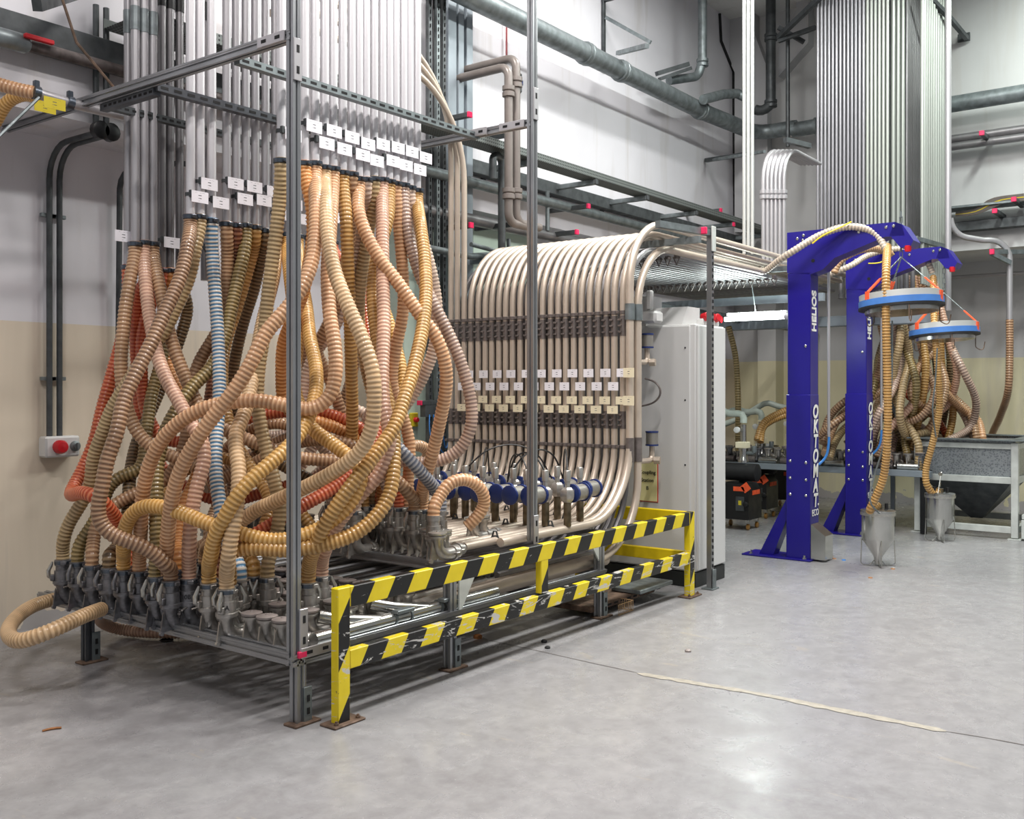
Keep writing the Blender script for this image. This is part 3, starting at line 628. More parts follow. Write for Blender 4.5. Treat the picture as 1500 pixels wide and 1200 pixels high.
# (label, colour, top, mid pixels, bottom pixel, tier, depth offset)
H = [
 ('red-orange hose at the far left that kinks forward over the left end of the table', 'red', c_[0], [(188, 430), (180, 490), (165, 545), (150, 598), (138, 648), (120, 690), (104, 722, -.1), (122, 722, -.35), (143, 729, -.4), (162, 748, -.3), (177, 772, -.15), (190, 800)], (193, 832), 'A', .1),
 ('leftmost light tan hose hanging from the first light pipe of the back row', 'tan', c_[1], [(191, 407), (184, 450), (180, 492), (177, 540), (184, 590), (200, 632), (230, 660), (262, 672), (300, 690), (325, 720), (318, 770), (300, 800)], (290, 822), 'A', -.15),
 ('pinkish hose right of the leftmost tan hose, ending in the coupling marked 10', 'pink', c_[2], [(213, 410), (217, 450), (224, 490), (232, 525), (245, 558), (262, 588), (280, 622), (296, 645), (299, 675), (288, 715), (280, 760), (277, 803)], (277, 852), 'A', -.2),
 ('tan hose crossing the tangle to the right, ending in the middle coupling row', 'tan', c_[3], [(232, 412), (240, 450), (250, 495), (268, 545), (290, 592), (315, 621), (341, 635), (373, 648), (400, 659), (438, 671), (510, 677), (555, 690), (585, 707), (603, 728)], (607, 751), 'B', -.3),
 ('brick-red hose curving low through the back of the tangle towards the left', 'red', c_[4] + V(-.1, 0, 0), [(203, 430), (199, 510), (203, 560), (205, 615), (218, 655), (242, 690), (275, 715), (310, 731), (345, 733), (385, 722), (420, 712), (480, 700), (530, 716), (548, 730)], (556, 742), 'B', .1),
 ('red-orange hose that leaves the tangle at lower right into the middle couplings', 'red', c_[4], [(212, 470), (208, 560), (215, 605), (235, 640), (262, 648), (300, 645), (330, 628), (365, 612), (420, 603), (465, 604), (500, 613), (532, 630), (560, 655), (571, 680), (579, 710)], (583, 747), 'B', -.05),
 ('thin looking orange-yellow hose behind the tan hoses at the left', 'orange', c_[5], [(241, 430), (240, 500), (248, 540), (258, 562), (272, 590), (285, 630), (290, 690), (270, 740), (262, 800)], (262, 838), 'A', .2),
 ('olive hose sweeping to the second coupling from the left', 'olive', c_[5] + V(.05, 0, 0), [(245, 470), (236, 530), (222, 580), (214, 640), (205, 688), (181, 696), (160, 712), (150, 740), (135, 770), (118, 795)], (114, 827), 'A', .0),
 ('dark olive hose hanging deep at the left behind the brown hoses', 'dark', c_[6], [(275, 450), (262, 500), (243, 550), (222, 600), (200, 650), (190, 700), (187, 755), (176, 795), (163, 812)], (160, 836), 'A', .25),
 ('big brown hose that swings far left and back to the right low down', 'brown', b_[0], [(276, 353), (264, 407), (240, 460), (219, 508), (197, 551), (180, 590), (171, 635), (157, 675), (149, 717), (143, 744), (149, 771), (171, 787), (200, 797), (229, 813), (246, 833)], (250, 855), 'A', -.35),
 ('brown-tan hose that runs diagonally to the leftmost coupling of all', 'khaki', b_[1], [(288, 353), (277, 407), (256, 455), (240, 487), (213, 521), (187, 561), (163, 600), (149, 637), (137, 669), (131, 715), (115, 744), (99, 771), (92, 797)], (92, 824), 'A', -.1),
 ('blue hose with pale ribs hanging straight from the third wide pipe', 'blue', b_[2], [(311, 367), (315, 428), (319, 487), (321, 540), (321, 593), (317, 640), (316, 690), (322, 740), (331, 787), (345, 819)], (351, 855), 'A', .1),
 ('tan hose of the middle row that bends behind the blue hose', 'tan', b_[3], [(333, 370), (332, 420), (326, 470), (310, 500), (292, 530), (280, 570), (276, 610), (268, 660), (240, 705), (200, 722), (165, 742), (142, 768), (136, 800)], (135, 832), 'A', .15),
 ('red-brown hose just right of the blue hose', 'redbrown', b_[4], [(345, 375), (337, 410), (326, 445), (322, 500), (312, 560), (305, 620), (310, 690), (325, 750), (320, 800)], (319, 850), 'A', .2),
 ('dark ridged olive-brown hose sweeping left into the middle of the left couplings', 'olive', b_[5], [(358, 367), (349, 407), (340, 447), (328, 500), (309, 540), (285, 563), (262, 595), (243, 630), (232, 670), (229, 720), (229, 770), (230, 815)], (228, 849), 'A', -.05),
 ('ochre-brown hose third right of the blue hose', 'ochre', b_[6], [(371, 367), (360, 407), (344, 460), (331, 500), (325, 545), (330, 600), (345, 650), (370, 690), (395, 730), (385, 780), (362, 820)], (372, 848), 'A', .25),
 ('dark brown hose hanging left of the khaki hose beside the tall post', 'dark', b_[7], [(384, 369), (373, 420), (357, 471), (347, 513), (339, 567), (346, 615), (370, 650), (410, 680), (450, 700), (490, 720)], (497, 744), 'B', .2),
 ('khaki hose hanging from the bright pipe just left of the tall post', 'khaki', a[0], [(410, 290), (403, 353), (394, 420), (387, 487), (379, 540), (377, 590), (385, 640), (398, 690), (410, 750), (400, 800)], (392, 850), 'A', .1),
 ('bright orange hose, first right of the tall post', 'orange', a[1], [(455, 290), (459, 340), (453, 385), (443, 430), (430, 465), (416, 500), (413, 550), (418, 595), (440, 612), (480, 622), (520, 642), (550, 665), (560, 700)], (560, 744), 'B', -.1),
 ('long golden tan hose slanting down to the left behind the tall post', 'peach', a[2], [(463, 300), (462, 345), (455, 390), (440, 425), (418, 455), (390, 487), (366, 535), (341, 575), (307, 617), (285, 650), (264, 690), (252, 730), (246, 780), (243, 820)], (238, 848), 'A', -.5),
 ('cream ribbed hose forming a long S in front of the right half of the tangle', 'cream', a[3], [(477, 300), (481, 353), (491, 401), (510, 449), (531, 497), (546, 545), (548, 593), (545, 625), (530, 658), (499, 685), (457, 709), (417, 728), (377, 747), (350, 766), (320, 790)], (300, 830), 'A', -.75),
 ('tan hose right of the cream one that makes a wide loop to the lower left', 'peach', a[4], [(484, 330), (480, 400), (483, 460), (491, 513), (491, 553), (481, 585), (455, 600), (420, 594), (380, 587), (340, 589), (300, 598), (265, 617), (237, 645), (219, 680), (209, 725), (206, 775)], (204, 841), 'A', -.45),
 ('straight ochre hose hanging in the centre of the right half', 'ochre', a[5], [(507, 320), (510, 400), (513, 480), (515, 560), (516, 620), (514, 670), (520, 710)], (532, 746), 'B', -.15),
 ('light brown hose behind the straight ochre hose', 'tan', a[6], [(513, 320), (508, 380), (497, 430), (478, 481), (463, 512), (476, 540), (495, 590), (508, 645), (500, 700)], (510, 748), 'B', .25),
 ('salmon hose cutting diagonally to the right in front of its neighbours', 'peach', a[7], [(525, 310), (537, 345), (558, 382), (585, 417), (614, 460), (638, 492), (651, 527), (654, 560), (646, 610), (633, 667), (620, 712)], (619, 750), 'B', -.3),
 ('pale pinkish hose behind the salmon diagonal hose', 'pale', a[8], [(530, 320), (520, 380), (506, 440), (490, 480), (470, 505), (452, 540), (446, 600), (470, 650), (500, 690), (520, 720)], (520, 752), 'B', .3),
 ('grey-green hose turning steel blue and white striped before the right couplings', 'khaki', a[9], [(543, 320), (530, 400), (526, 470), (536, 540), (548, 590), (556, 640), (545, 690)], (545, 742), 'B', .1),
 ('pink hose that sweeps in a long smooth arc to the coupling beside the front post', 'pink', a[10], [(560, 330), (561, 407), (562, 487), (560, 545), (562, 595), (571, 640), (560, 688), (525, 728), (492, 771), (475, 808)], (471, 848), 'A', -.35),
 ('olive ochre hose right of the pink arc hose', 'ochre', a[11], [(568, 320), (552, 380), (546, 430), (553, 500), (561, 560), (573, 610), (577, 660), (572, 720), (555, 752), (520, 782), (470, 799), (420, 806), (368, 803), (335, 810)], (336, 862), 'A', -.3),
 ('peach hose, fourth from the right end of the bright row', 'peach', a[12], [(583, 320), (590, 400), (590, 460), (580, 510), (574, 560), (590, 610), (600, 650), (598, 700)], (597, 746), 'B', .05),
 ('mauve hose swinging far out to the right in front of the curved pipe wall', 'mauve', a[13], [(593, 310), (601, 355), (616, 405), (640, 455), (660, 495), (678, 540), (690, 590), (690, 625), (674, 658), (645, 675), (606, 678), (578, 672), (560, 690), (570, 720)], (573, 747), 'B', -.05),
 ('pale cream hose curving behind the rightmost olive hose', 'pale', a[14], [(612, 330), (630, 390), (640, 450), (636, 508), (618, 556), (595, 593), (570, 622), (548, 655), (520, 680), (490, 705)], (486, 742), 'B', .1),
 ('olive-ochre hose from the last bright pipe, curling down to the coupling at the front post', 'ochre', a[15], [(616, 330), (622, 380), (624, 430), (619, 481), (606, 540), (590, 590), (577, 627), (547, 669), (512, 715), (483, 757), (463, 797)], (452, 858), 'A', -.45),
 # hoses of the middle row hidden deeper in the bundle
 ('golden yellow hose looping low across the front of the left couplings', 'yellow', b_[9], [(424, 400), (430, 450), (436, 500), (430, 560), (450, 620), (500, 660), (530, 690), (515, 735), (480, 768), (440, 786), (400, 792), (347, 780), (307, 768), (267, 752), (227, 741), (200, 747), (184, 771), (181, 803)], (181, 839), 'A', -.8),
 ('yellow hose bending at the tall post and dropping to the sixteenth left coupling', 'yellow', b_[10], [(440, 400), (449, 450), (454, 495), (463, 540), (462, 580), (450, 615), (430, 647), (400, 675), (368, 703), (345, 730), (330, 757), (315, 785), (308, 820)], (306, 859), 'A', -.6),
 ('peach hose dropping from the right of the tangle to the coupling marked 16', 'cream', b_[8], [(402, 400), (385, 470), (372, 540), (360, 600), (345, 640), (350, 690), (347, 740), (338, 790), (333, 830)], (332, 867), 'A', -.35),
 ('tan hose deep behind, right of the tall post', 'tan', b_[11], [(446, 420), (442, 470), (449, 520), (446, 570), (420, 640), (380, 690), (330, 720), (310, 760)], (306, 800), 'A', .35),
 ('red hose with deep ribs crossing the lower right of the tangle', 'red', b_[12], [(520, 400), (533, 440), (540, 490), (550, 550), (556, 610), (545, 655), (499, 707), (438, 744), (377, 781), (340, 802)], (322, 842), 'A', -.2),
 ('brown hose rising behind the ochre hoses on the right', 'brown', b_[13], [(515, 400), (525, 470), (518, 540), (490, 610), (440, 650), (380, 660), (320, 690), (280, 730)], (262, 790), 'A', .3),
 ('yellow ochre hose between the pink and the peach hoses', 'yellow', b_[14], [(545, 400), (566, 460), (580, 505), (589, 545), (588, 590), (570, 640), (560, 690), (562, 720)], (566, 744), 'B', .1),
 ('dark red hose glimpsed behind the pink hose', 'red', b_[15], [(543, 400), (536, 440), (541, 480), (562, 530), (580, 575), (570, 620), (540, 660), (500, 690)], (486, 738), 'B', .3),
]
for (lb, colr, tp, mid, bt, ti, off) in H:
    hose(lb, colr, tp, mid, bt, off=off, tier=ti, group='ribbed hoses between the vertical pipes and the couplings')
# short loops between couplings
def loop(label, col, pts, r=.036, ends=()):
    m_, D = ribbed(pts, r); o = tag(part('flexible_hose', m_, M['h_' + col]), label, 'hose')
    for e in ends:
        e = Vector(e); c = inst('hose_coupling', CAM[False], e + V(0, 0, -.012), o, random.random()); socket(e.x, e.y, e.z - .125)
    return o
B0 = P(635, 759, Z=.842)
loop('short peach loop hose standing above the couplings in front of the blue filter caps', 'peach', [B0, B0 + V(0, 0, .07), P(641, 733, d=5.8), P(657, 709, d=5.84), P(681, 702, d=5.9), P(703, 714, d=5.95), P(710, 738, d=6.0), P(697, 760, d=6.0), P(684, 772, d=6.0)], ends=[B0])
B1 = P(645, 752, Z=.842)
o_ = loop('blue and grey striped hose slanting from the tangle to the right couplings', 'steel', [P(545, 600, d=6.4), P(553, 630, d=6.1), P(577, 650, d=5.8), P(606, 680, d=5.8), P(630, 707, d=5.9), B1 + V(0, 0, .1), B1], ends=[B1])
loop('tan hose curling at the right edge of the tangle above the blue filter caps', 'tan', [P(545, 700, d=6.3), P(575, 672, d=6.3), P(598, 655, d=6.5), P(616, 653, d=6.6), P(628, 664, d=6.7), P(618, 678, d=6.8), P(590, 676, d=6.9), P(560, 690, d=6.9)])
loop('long beige loop sticking out at the left end of the table', 'cream', [P(150, 892, d=5.5), P(121, 903, d=5.3), P(73, 925, d=5.1), P(32, 939, d=5.1), P(12, 928, d=5.3), P(24, 905, d=5.6), P(55, 885, d=5.9), P(99, 874, d=6.1), P(130, 870, d=6.3)], .038)
loop('salmon hose lying in a bow on the floor under the table', 'pink', [P(150, 895, d=5.9), P(150, 912, d=6.2), P(175, 922, Z=.05), P(215, 926, Z=.045), P(268, 927, Z=.045), P(330, 921, Z=.045)], .034)
fill = [('tan', [(300, 715), (330, 700), (370, 680), (430, 650), (480, 645), (520, 655), (545, 690)], 6.1), ('brown', [(330, 760), (345, 700), (400, 650), (450, 640), (500, 665), (540, 660)], 6.3), ('pale', [(395, 780), (420, 740), (470, 690), (520, 650), (545, 600)], 6.35),
        ('ochre', [(240, 730), (270, 690), (320, 670), (380, 700), (430, 740), (470, 790)], 6.2), ('mauve', [(350, 620), (400, 640), (450, 627), (470, 650), (482, 680), (470, 720)], 6.5), ('tan', [(255, 800), (262, 740), (300, 700), (340, 650), (400, 620), (460, 640), (500, 700)], 6.45),
        ('pale', [(420, 720), (470, 640), (520, 600), (560, 640), (545, 700), (500, 745)], 6.55)]
nm = ['tan hose arching through the middle of the tangle', 'brown hose arching deep behind the tall post', 'pale hose rising diagonally at the back of the tangle', 'ochre hose dipping across the left half of the tangle', 'mauve hose dropping behind the tall post', 'tan hose running low behind the blue hose', 'pale hose bowing at the back right of the tangle']
for (cc, pp, d), n_ in zip(fill, nm): loop(n_, cc, [P(x, y, d=d + .12 * math.sin(i)) for i, (x, y) in enumerate(pp)])
# remaining empty sockets with their caps
def taken(x, y, t): return any(q[0] == t and abs(q[1] - x) < .14 and abs(q[2] - y) < .085 for q in used)
for ri, x in enumerate(LOW_ROWS):
    for k in range(NY):
        y = Y0 + k * PITCH + (.059 if ri % 2 else 0)
        if y > 5.95 or taken(x, y, 'A'): continue
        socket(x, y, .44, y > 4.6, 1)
for ri, x in enumerate(UP_ROWS):
    for k in range(NY):
        y = Y0 - .03 + k * PITCH + (.059 if ri % 2 else 0)
        if y > 5.9 or taken(x, y, 'B') or ri: continue
        socket(x, y, .745, False, 2 if y < 4.2 else 1)
for q in ((641, 787), (692, 764), (706, 761)): socket(P(q[0], q[1], Z=.762).x, P(q[0], q[1], Z=.762).y, .762, False, 2)
# clamp feet on the upper pipes
for k in range(12):
    y = 3.8 + .075 * (k // 2) * 2; x = 4.85 + (k % 2) * .1 + .5 * (k % 3)
    part('pipe_clip', MB().tube([(x, y - .03, ZU), (x, y - .01, ZU + .055), (x, y + .01, ZU + .055), (x, y + .03, ZU)], .006, 6).lathe([(.032, -.01), (.032, .01)], c=(x, y, ZU), axis=(1, 0, 0), seg=10), M['galv_dark'], rack)
# ================================================================ FILTER VALVES
def vmesh(side):
    s = -1 if side else 1; r = {}
    r['stand_pipe'] = (MB().tube([(0, 0, 0), (0, 0, .17)], .027, 10), 'brass'); r['valve_body'] = (MB().lathe([(.03, .16), (.048, .18), (.052, .2), (.052, .235), (.04, .25), (.03, .26)], seg=6).bbox((s * .03, 0, .215), (.07, .05, .06), .006), 'cast')
    r['actuator'] = (MB().lathe([(.018, .25), (.018, .3), (.024, .302), (.024, .37), (.02, .375)], seg=12), 'lever')
    r['filter_mesh'] = (MB().lathe([(.056, 0), (.056, .12)], c=(s * .06, 0, .215), axis=(s, 0, 0), seg=16), 'wiremesh')
    r['filter_flange'] = (MB().lathe([(.05, -.012), (.064, -.01), (.064, .008), (.056, .01)], c=(s * .06, 0, .215), axis=(s, 0, 0), seg=16), 'bluecap'); r['filter_cap'] = (MB().lathe([(.058, 0), (.066, .002), (.066, .016), (.055, .022), (0, .022)], c=(s * .18, 0, .215), axis=(s, 0, 0), seg=16), 'bluecap')
    return {k: v[0].mesh(k, M[v[1]]) for k, v in r.items()}
VM = {0: vmesh(0), 1: vmesh(1)}
def valve(x, y, side, label):
    t = thing('filter_valve', label, 'valve', (x, y, ZU + .02), 'valves with blue filter caps on the table')
    for k, me in VM[side].items(): inst(k, me, (x, y, ZU + .02), t)
VY = [3.84 + .135 * k for k in range(13)]
valve(5.52, 3.71, 0, 'filter valve nearest the barrier with its blue cap turned away')
for k, y in enumerate(VY): valve(5.42 + (.0 if k % 2 else .03), y, 1, '%s filter valve from the near side with a dark blue round cap facing left' % ordn[k])
for k in range(8): valve(5.78, 3.78 + .19 * k, 0, '%s valve of the rear row behind the blue-capped filters, counted from the near side' % ordn[k])
for k, (x0, y0, x1, y1, h) in enumerate([(5.44, 3.84, 5.5, 3.45 + .75, .28), (5.44, 4.1, 5.9, 4.0, .3), (5.44, 4.37, 5.8, 4.6, .3), (5.44, 4.5, 5.9, 4.1, .36), (5.42, 3.97, 5.7, 4.35, .22), (5.52, 3.71, 5.9, 4.0, .32)]):
    z = ZU + .39; h *= .42; mx, my = (x0 + x1) / 2, (y0 + y1) / 2
    single('air_line', MB().tube(smooth_path([(x0, y0, z), (x0 * .8 + x1 * .2, y0 * .8 + y1 * .2, z + h * .7), (mx, my, z + h), (x0 * .2 + x1 * .8, y0 * .2 + y1 * .8, z + h * .6), (x1, y1, z - .1)], .03), .006, 6), M['black'], '%s thin black air line arching over the valves' % ordn[k], 'cable', 'black air lines above the valves')
# ================================================================ BARRIER
def stripemat():
    t = NT('yellow_black_hazard_paint'); p = t.n('NewGeometry').outputs['Position']; s = t.n('SeparateXYZ'); t.l(p, s.inputs[0]); g = t.n('NewGeometry'); ns = t.n('SeparateXYZ'); t.l(g.outputs['True Normal'], ns.inputs[0])
    q = t.math('SUBTRACT', s.outputs[0], t.math('MULTIPLY', s.outputs[2], .62))
    st = t.math('LESS_THAN', t.math('FRACT', t.math('ADD', t.math('DIVIDE', q, .285), .188)), .5)
    side = t.math('GREATER_THAN', t.math('ABSOLUTE', ns.outputs[0]), .6); yel = t.math('MAXIMUM', st, side)
    yc = t.mix(t.noise(14, 5, p), srgb((214, 190, 20)), srgb((238, 214, 34)))
    c = t.mix(yel, srgb((15, 15, 15)), yc)
    nz = t.noise(5, 6, t.mapping(p, (1, 1, 5)), 1.2, .72); low = t.math('MULTIPLY', t.math('LESS_THAN', s.outputs[2], .36), .1)
    c = t.mix(t.math('GREATER_THAN', t.math('ADD', nz, low), .68), c, srgb((196, 194, 190)))
    n2 = t.noise(24, 5, p, .5, .7); c = t.mix(t.math('GREATER_THAN', n2, .70), c, srgb((70, 60, 52)))
    t.set('Base Color', c); t.set('Roughness', .42); return t.m
M['stripe'] = stripemat(); M['yellow'] = mat('yellow_paint', (226, 196, 20), .42, 0, .08, 8)
YB = 3.5; bar = thing('safety_barrier', 'yellow and black striped steel safety barrier in front of the coupling table', 'barrier', (3.24, YB, 0))
XE = 6.88
def bp(name, c, s, m='stripe'): return part(name, MB().bbox(c, s, .004), M[m], bar)
bp('post', (3.275, YB, .325), (.08, .05, .65)); bp('post', (XE, YB, .325), (.08, .05, .65)); bp('short_post', (4.93, YB, .46), (.075, .045, .22))
bp('top_rail', ((3.315 + XE - .04) / 2, YB, .6), (XE - .04 - 3.315, .048, .1)); bp('bottom_rail', ((3.315 + XE - .04) / 2, YB, .3), (XE - .04 - 3.315, .048, .09))
bp('return_rail', (XE, YB + .5, .6), (.048, .95, .1), 'yellow'); bp('return_rail', (XE, YB + .5, .3), (.048, .95, .09), 'yellow'); bp('post', (XE, YB + 1.0, .325), (.08, .05, .65), 'yellow')
for x, y in ((3.28, YB), (XE, YB), (XE, YB + 1.0)):
    q = bp('base_plate', (x + .01, y, .006), (.2, .11, .012), 'rust')
    for dx in (-.06, .08): part('bolt', MB().lathe([(.012, 0), (.012, .01), (.007, .01), (.007, .018)], c=(x + dx, y - .03, .012), seg=6), M['rust'], q)
# ================================================================ CABINET behind the barrier
cx0, cx1, cy0, cy1, ch = 7.19, 7.74, 3.6, 4.5, 2.11
cab = thing('electrical_cabinet', 'tall light grey electrical cabinet on a black plinth behind the barrier', 'cabinet', (7.45, 4, 0))
part('plinth', MB().bbox(((cx0 + cx1) / 2, (cy0 + cy1) / 2, .06), (cx1 - cx0 - .01, cy1 - cy0 - .01, .12), .004), M['plinth'], cab)
part('body', MB().bbox(((cx0 + cx1) / 2, (cy0 + cy1) / 2, (ch + .125) / 2), (cx1 - cx0 - .02, cy1 - cy0 - .02, ch - .125), .006), M['cab'], cab)
part('side_panel', MB().bbox((cx0, (cy0 + .02 + cy1) / 2, (ch + .125) / 2), (.02, cy1 - cy0 - .08, ch - .15), .004), M['cab'], cab)
part('door', MB().bbox(((cx0 + cx1) / 2 + .0, cy0, (ch + .125) / 2), (cx1 - cx0 - .05, .02, ch - .15), .004), M['cab'], cab)
for z in (.4, .98, 1.5, 1.92): part('screw', MB().lathe([(.008, 0), (.006, .004)], c=(cx0 - .01, cy0 + .09, z), axis=(-1, 0, 0), seg=8), M['ink'], cab)
sg = thing('sign', 'pale yellow paper sign with red edge reading Coupling Station B', 'sign', (cx0 - .012, 4.05, 1.2))
s0 = P(935, 675, X=cx0 - .014); s1 = P(963, 735, X=cx0 - .014); yc, zc, w_, h_ = (s0.y + s1.y) / 2, (s0.z + s1.z) / 2, abs(s0.y - s1.y), s0.z - s1.z
M['signpaper'] = mat('pale_yellow_paper', (232, 226, 170), .5, 0, .02, 3)
part('border', MB().box((cx0 - .014, yc, zc), (.004, w_ + .014, h_ + .014)), M['red'], sg); part('paper', MB().box((cx0 - .017, yc, zc), (.004, w_, h_)), M['signpaper'], sg)
def text(body, size, loc, rot, mt, parent, name='lettering', label=None, sx=1, extrude=.0012, align='CENTER', shear=0, bold=.006):
    c = bpy.data.curves.new(name, 'FONT'); c.body = body; c.size = size; c.align_x = align; c.align_y = 'CENTER'; c.extrude = extrude; c.shear = shear; c.offset = size * bold
    o = bpy.data.objects.new(name, c); COL.objects.link(o); bpy.context.view_layer.update()
    me = bpy.data.meshes.new_from_object(o.evaluated_get(bpy.context.evaluated_depsgraph_get())); bpy.data.objects.remove(o); me.materials.clear(); me.materials.append(mt)
    r = bpy.data.objects.new(name, me); COL.objects.link(r); r.parent = parent; r.location = Vector(loc) - wloc(parent); r.rotation_euler = rot; r.scale = (sx, 1, 1)
    if label: r['label'] = label
    return r
RX = (PI / 2, 0, -PI / 2)      # text on a face looking along -X
RYF = (PI / 2, 0, 0)           # text on a face looking along -Y
for k, w in enumerate(['Coupling', 'Station', 'B']): text(w, .042, (cx0 - .0205, yc, zc + h_ * (.22 - .2 * k)), RX, M['ink'], sg, 'lettering')
for lb_, tx in (('peach hose dropping from the right of the tangle to the coupling marked 16', '16A'), ('pinkish hose right of the leftmost tan hose, ending in the coupling marked 10', '10B')):
    c_ = [q for q in HO[lb_].children if q.name.startswith('hose_coupling')][0]; bpy.context.view_layer.update(); w = wloc(c_) + V(-.8, -.6, 0) * .0505 + V(0, 0, -.062)
    tt = text(tx, .034, w, (0, 0, 0), M['ink'], None, 'lettering'); tt.rotation_euler = (PI / 2, 0, math.radians(-53)); tt.parent = HO[lb_]; tt.location = w - wloc(HO[lb_])
# things on the cabinet
t = thing('grey_box', 'small sloped light grey box on top of the cabinet', 'box', (7.35, 4.1, ch)); q = MB().prism([(7.3, 3.78, ch), (7.62, 3.78, ch), (7.62, 3.78, ch + .16), (7.4, 3.78, ch + .16)], (0, .34, 0)); part('casing', q, M['cab'], t)
t = thing('control_box', 'pale grey box standing at the back of the cabinet top', 'box', (7.6, 4.3, ch)); part('casing', MB().bbox((7.62, 4.3, ch + .14), (.2, .22, .28), .006), M['white'], t)
t = thing('socket_strip', 'row of red industrial sockets on top of the cabinet', 'socket', (7.55, 3.66, ch)); part('mounting', MB().bbox((7.55, 3.67, ch + .03), (.3, .06, .05), .006), M['white'], t)
for k in range(3): part('socket_cover', MB().lathe([(.03, -.03), (.036, -.025), (.036, .025), (.03, .032)], c=(7.44 + .1 * k, 3.64, ch + .07), axis=(-.3, -1, .2), seg=12), M['red'], t)
# side filters hung on the near end of the curved wall
for k, (px, py, lb) in enumerate(((948, 500, 'upper'), (955, 643, 'lower'))):
    p = P(px, py, X=7.0); t = thing('drain_filter', '%s mesh filter with blue rims beside the grey cabinet' % lb, 'filter', p)
    part('filter_mesh', MB().lathe([(.048, -.05), (.048, .05)], c=p, seg=14), M['wiremesh'], t)
    for dz in (-.055, .05): part('rim', MB().lathe([(.052, 0), (.052, .012)], c=p + V(0, 0, dz), seg=14), M['bluecap'], t)
    part('elbow_fitting', MB().tube(bend_path([p + V(0, 0, -.05), p + V(0, 0, -.17), p + V(-.25, 0, -.17)], .04, 4), .022, 8).lathe([(.03, 0), (.03, .05)], c=p + V(.0, -.02, -.17), axis=(.3, -1, 0), seg=8), M['pipe_beige'], t)
p = P(948, 560, X=7.0); single('hose_loop', MB().tube(smooth_path([p + V(0, .02, .03), p + V(0, -.08, .0), p + V(0, -.13, -.08), p + V(0, -.07, -.16), p + V(0, .1, -.2)], .02), .008, 6), M['sleeve'], 'thin grey line looping beside the cabinet', 'cable')
p = P(952, 440, X=7.1); single('spot_bracket', MB().bbox(p, (.05, .05, .16), .01).bbox(p + V(0, -.02, -.14), (.14, .14, .1), .02), M['cab'], 'small grey junction housing above the upper filter', 'box')
# pallet of steel under the barrier
t = thing('slotted_steel_offcuts', 'flat slotted steel trays lying on the floor behind the barrier', 'tray', (6.4, 3.9, 0))
part('tray', MB().bbox((6.25, 3.9, .06), (.9, .4, .04), .004), M['rust'], t); part('tray', MB().bbox((6.6, 3.75, .1), (.5, .25, .03), .004), M['galv'], t)
for k in range(10): part('slot', MB().box((5.95 + .09 * k, 3.699, .06), (.05, .004, .014)), M['slot'], t)
wb = thing('wire_basket', 'small pale wire basket on the floor by the barrier foot', 'basket', (6.1, 3.68, 0)); m_ = MB()
for k in range(12): m_.tube([(6.0 + k * .018, 3.6, .002), (6.0 + k * .018, 3.6, .075)], .002, 4)
for k in range(8): m_.tube([(6.2, 3.6 + k * .018, .002), (6.2, 3.6 + k * .018, .075)], .002, 4)
m_.tube([(6.0, 3.6, .075), (6.2, 3.6, .075), (6.2, 3.73, .075)], .003, 4); m_.tube([(6.0, 3.6, .004), (6.2, 3.6, .004), (6.2, 3.73, .004)], .003, 4); part('wires', m_, M['h_cream'], wb)
# ================================================================ electrical column behind the tangle
ec = thing('cable_riser', 'tall pale blue steel columns with slotted cable channels behind the hoses', 'column', P(665, 700, Y=5.75))
for k, (x0, x1, mm) in enumerate(((652, 664, 'columnblue'), (667, 675, 'columnblue'), (679, 688, 'columnblue'))):
    A = P(x0, 300, Y=5.78); B = P(x1, 300, Y=5.78); part('steel_column', MB().bbox(((A.x + B.x) / 2, 5.78, 2.9), (B.x - A.x, .08, 5.8), .004), M[mm], ec)
A = P(670, 300, Y=5.86); part('back_channel', MB().bbox((A.x, 5.87, 2.9), (.3, .03, 5.8), .004), M['galv_dark'], ec)
for px in (628, 640, 649): 
    A = P(px, 300, Y=5.7); slotted((A.x, 5.7, .05), (A.x, 5.7, 5.6), .04, 'galv_dark' if px != 640 else 'galv', ec, 'slotted_channel', .06)
for k, px in enumerate((631, 634, 637, 643, 646)):
    A = P(px, 300, Y=5.72); part('cable', MB().tube(smooth_path([(A.x, 5.72, 5.5), (A.x + .01, 5.72, 4), (A.x - .01, 5.72, 3), (A.x + .02, 5.72, 2), (A.x, 5.72, .8)], .2), .007, 5), M['black' if k % 2 else 'galv_dark'], ec)
cp_ = thing('switch_cabinet', 'pale green control panel with a yellow and red stop switch behind the hoses', 'panel', P(622, 700, Y=5.85))
A = P(592, 300, Y=5.85); B = P(650, 300, Y=5.85); part('casing', MB().bbox(((A.x + B.x) / 2, 5.95, 1.55), (B.x - A.x, .2, 2.9), .008), M['panelgreen'], cp_)
A = P(606, 615, Y=5.83); part('switch_plate', MB().bbox(A, (.09, .03, .12), .006), M['lab_yellow'], cp_); part('stop_button', MB().lathe([(.022, 0), (.022, .03), (.018, .035)], c=A + V(0, -.015, 0), axis=(0, -1, 0), seg=12), M['red'], cp_)
A = P(632, 590, Y=5.7); br = thing('bar_shelf', 'dark slotted bracket with a red cap, blue air lines hanging below', 'bracket', A)
part('bar', MB().bbox(A, (.28, .05, .04), .004).box(A + V(.02, 0, -.07), (.26, .06, .1)), M['galv_dark'], br); part('end_cap', MB().bbox(A + V(-.15, 0, 0), (.02, .05, .04), .003), M['pink'], br)
for k in range(3): part('air_line', MB().tube(smooth_path([A + V(-.08 + .05 * k, -.05, -.1), A + V(-.1 + .08 * k, -.07, -.25), A + V(.0 + .06 * k, -.06, -.42), A + V(.14, -.05, -.5 + .05 * k), A + V(.2, -.04, -.3)], .03), .006, 5), M['bluetube'], br)
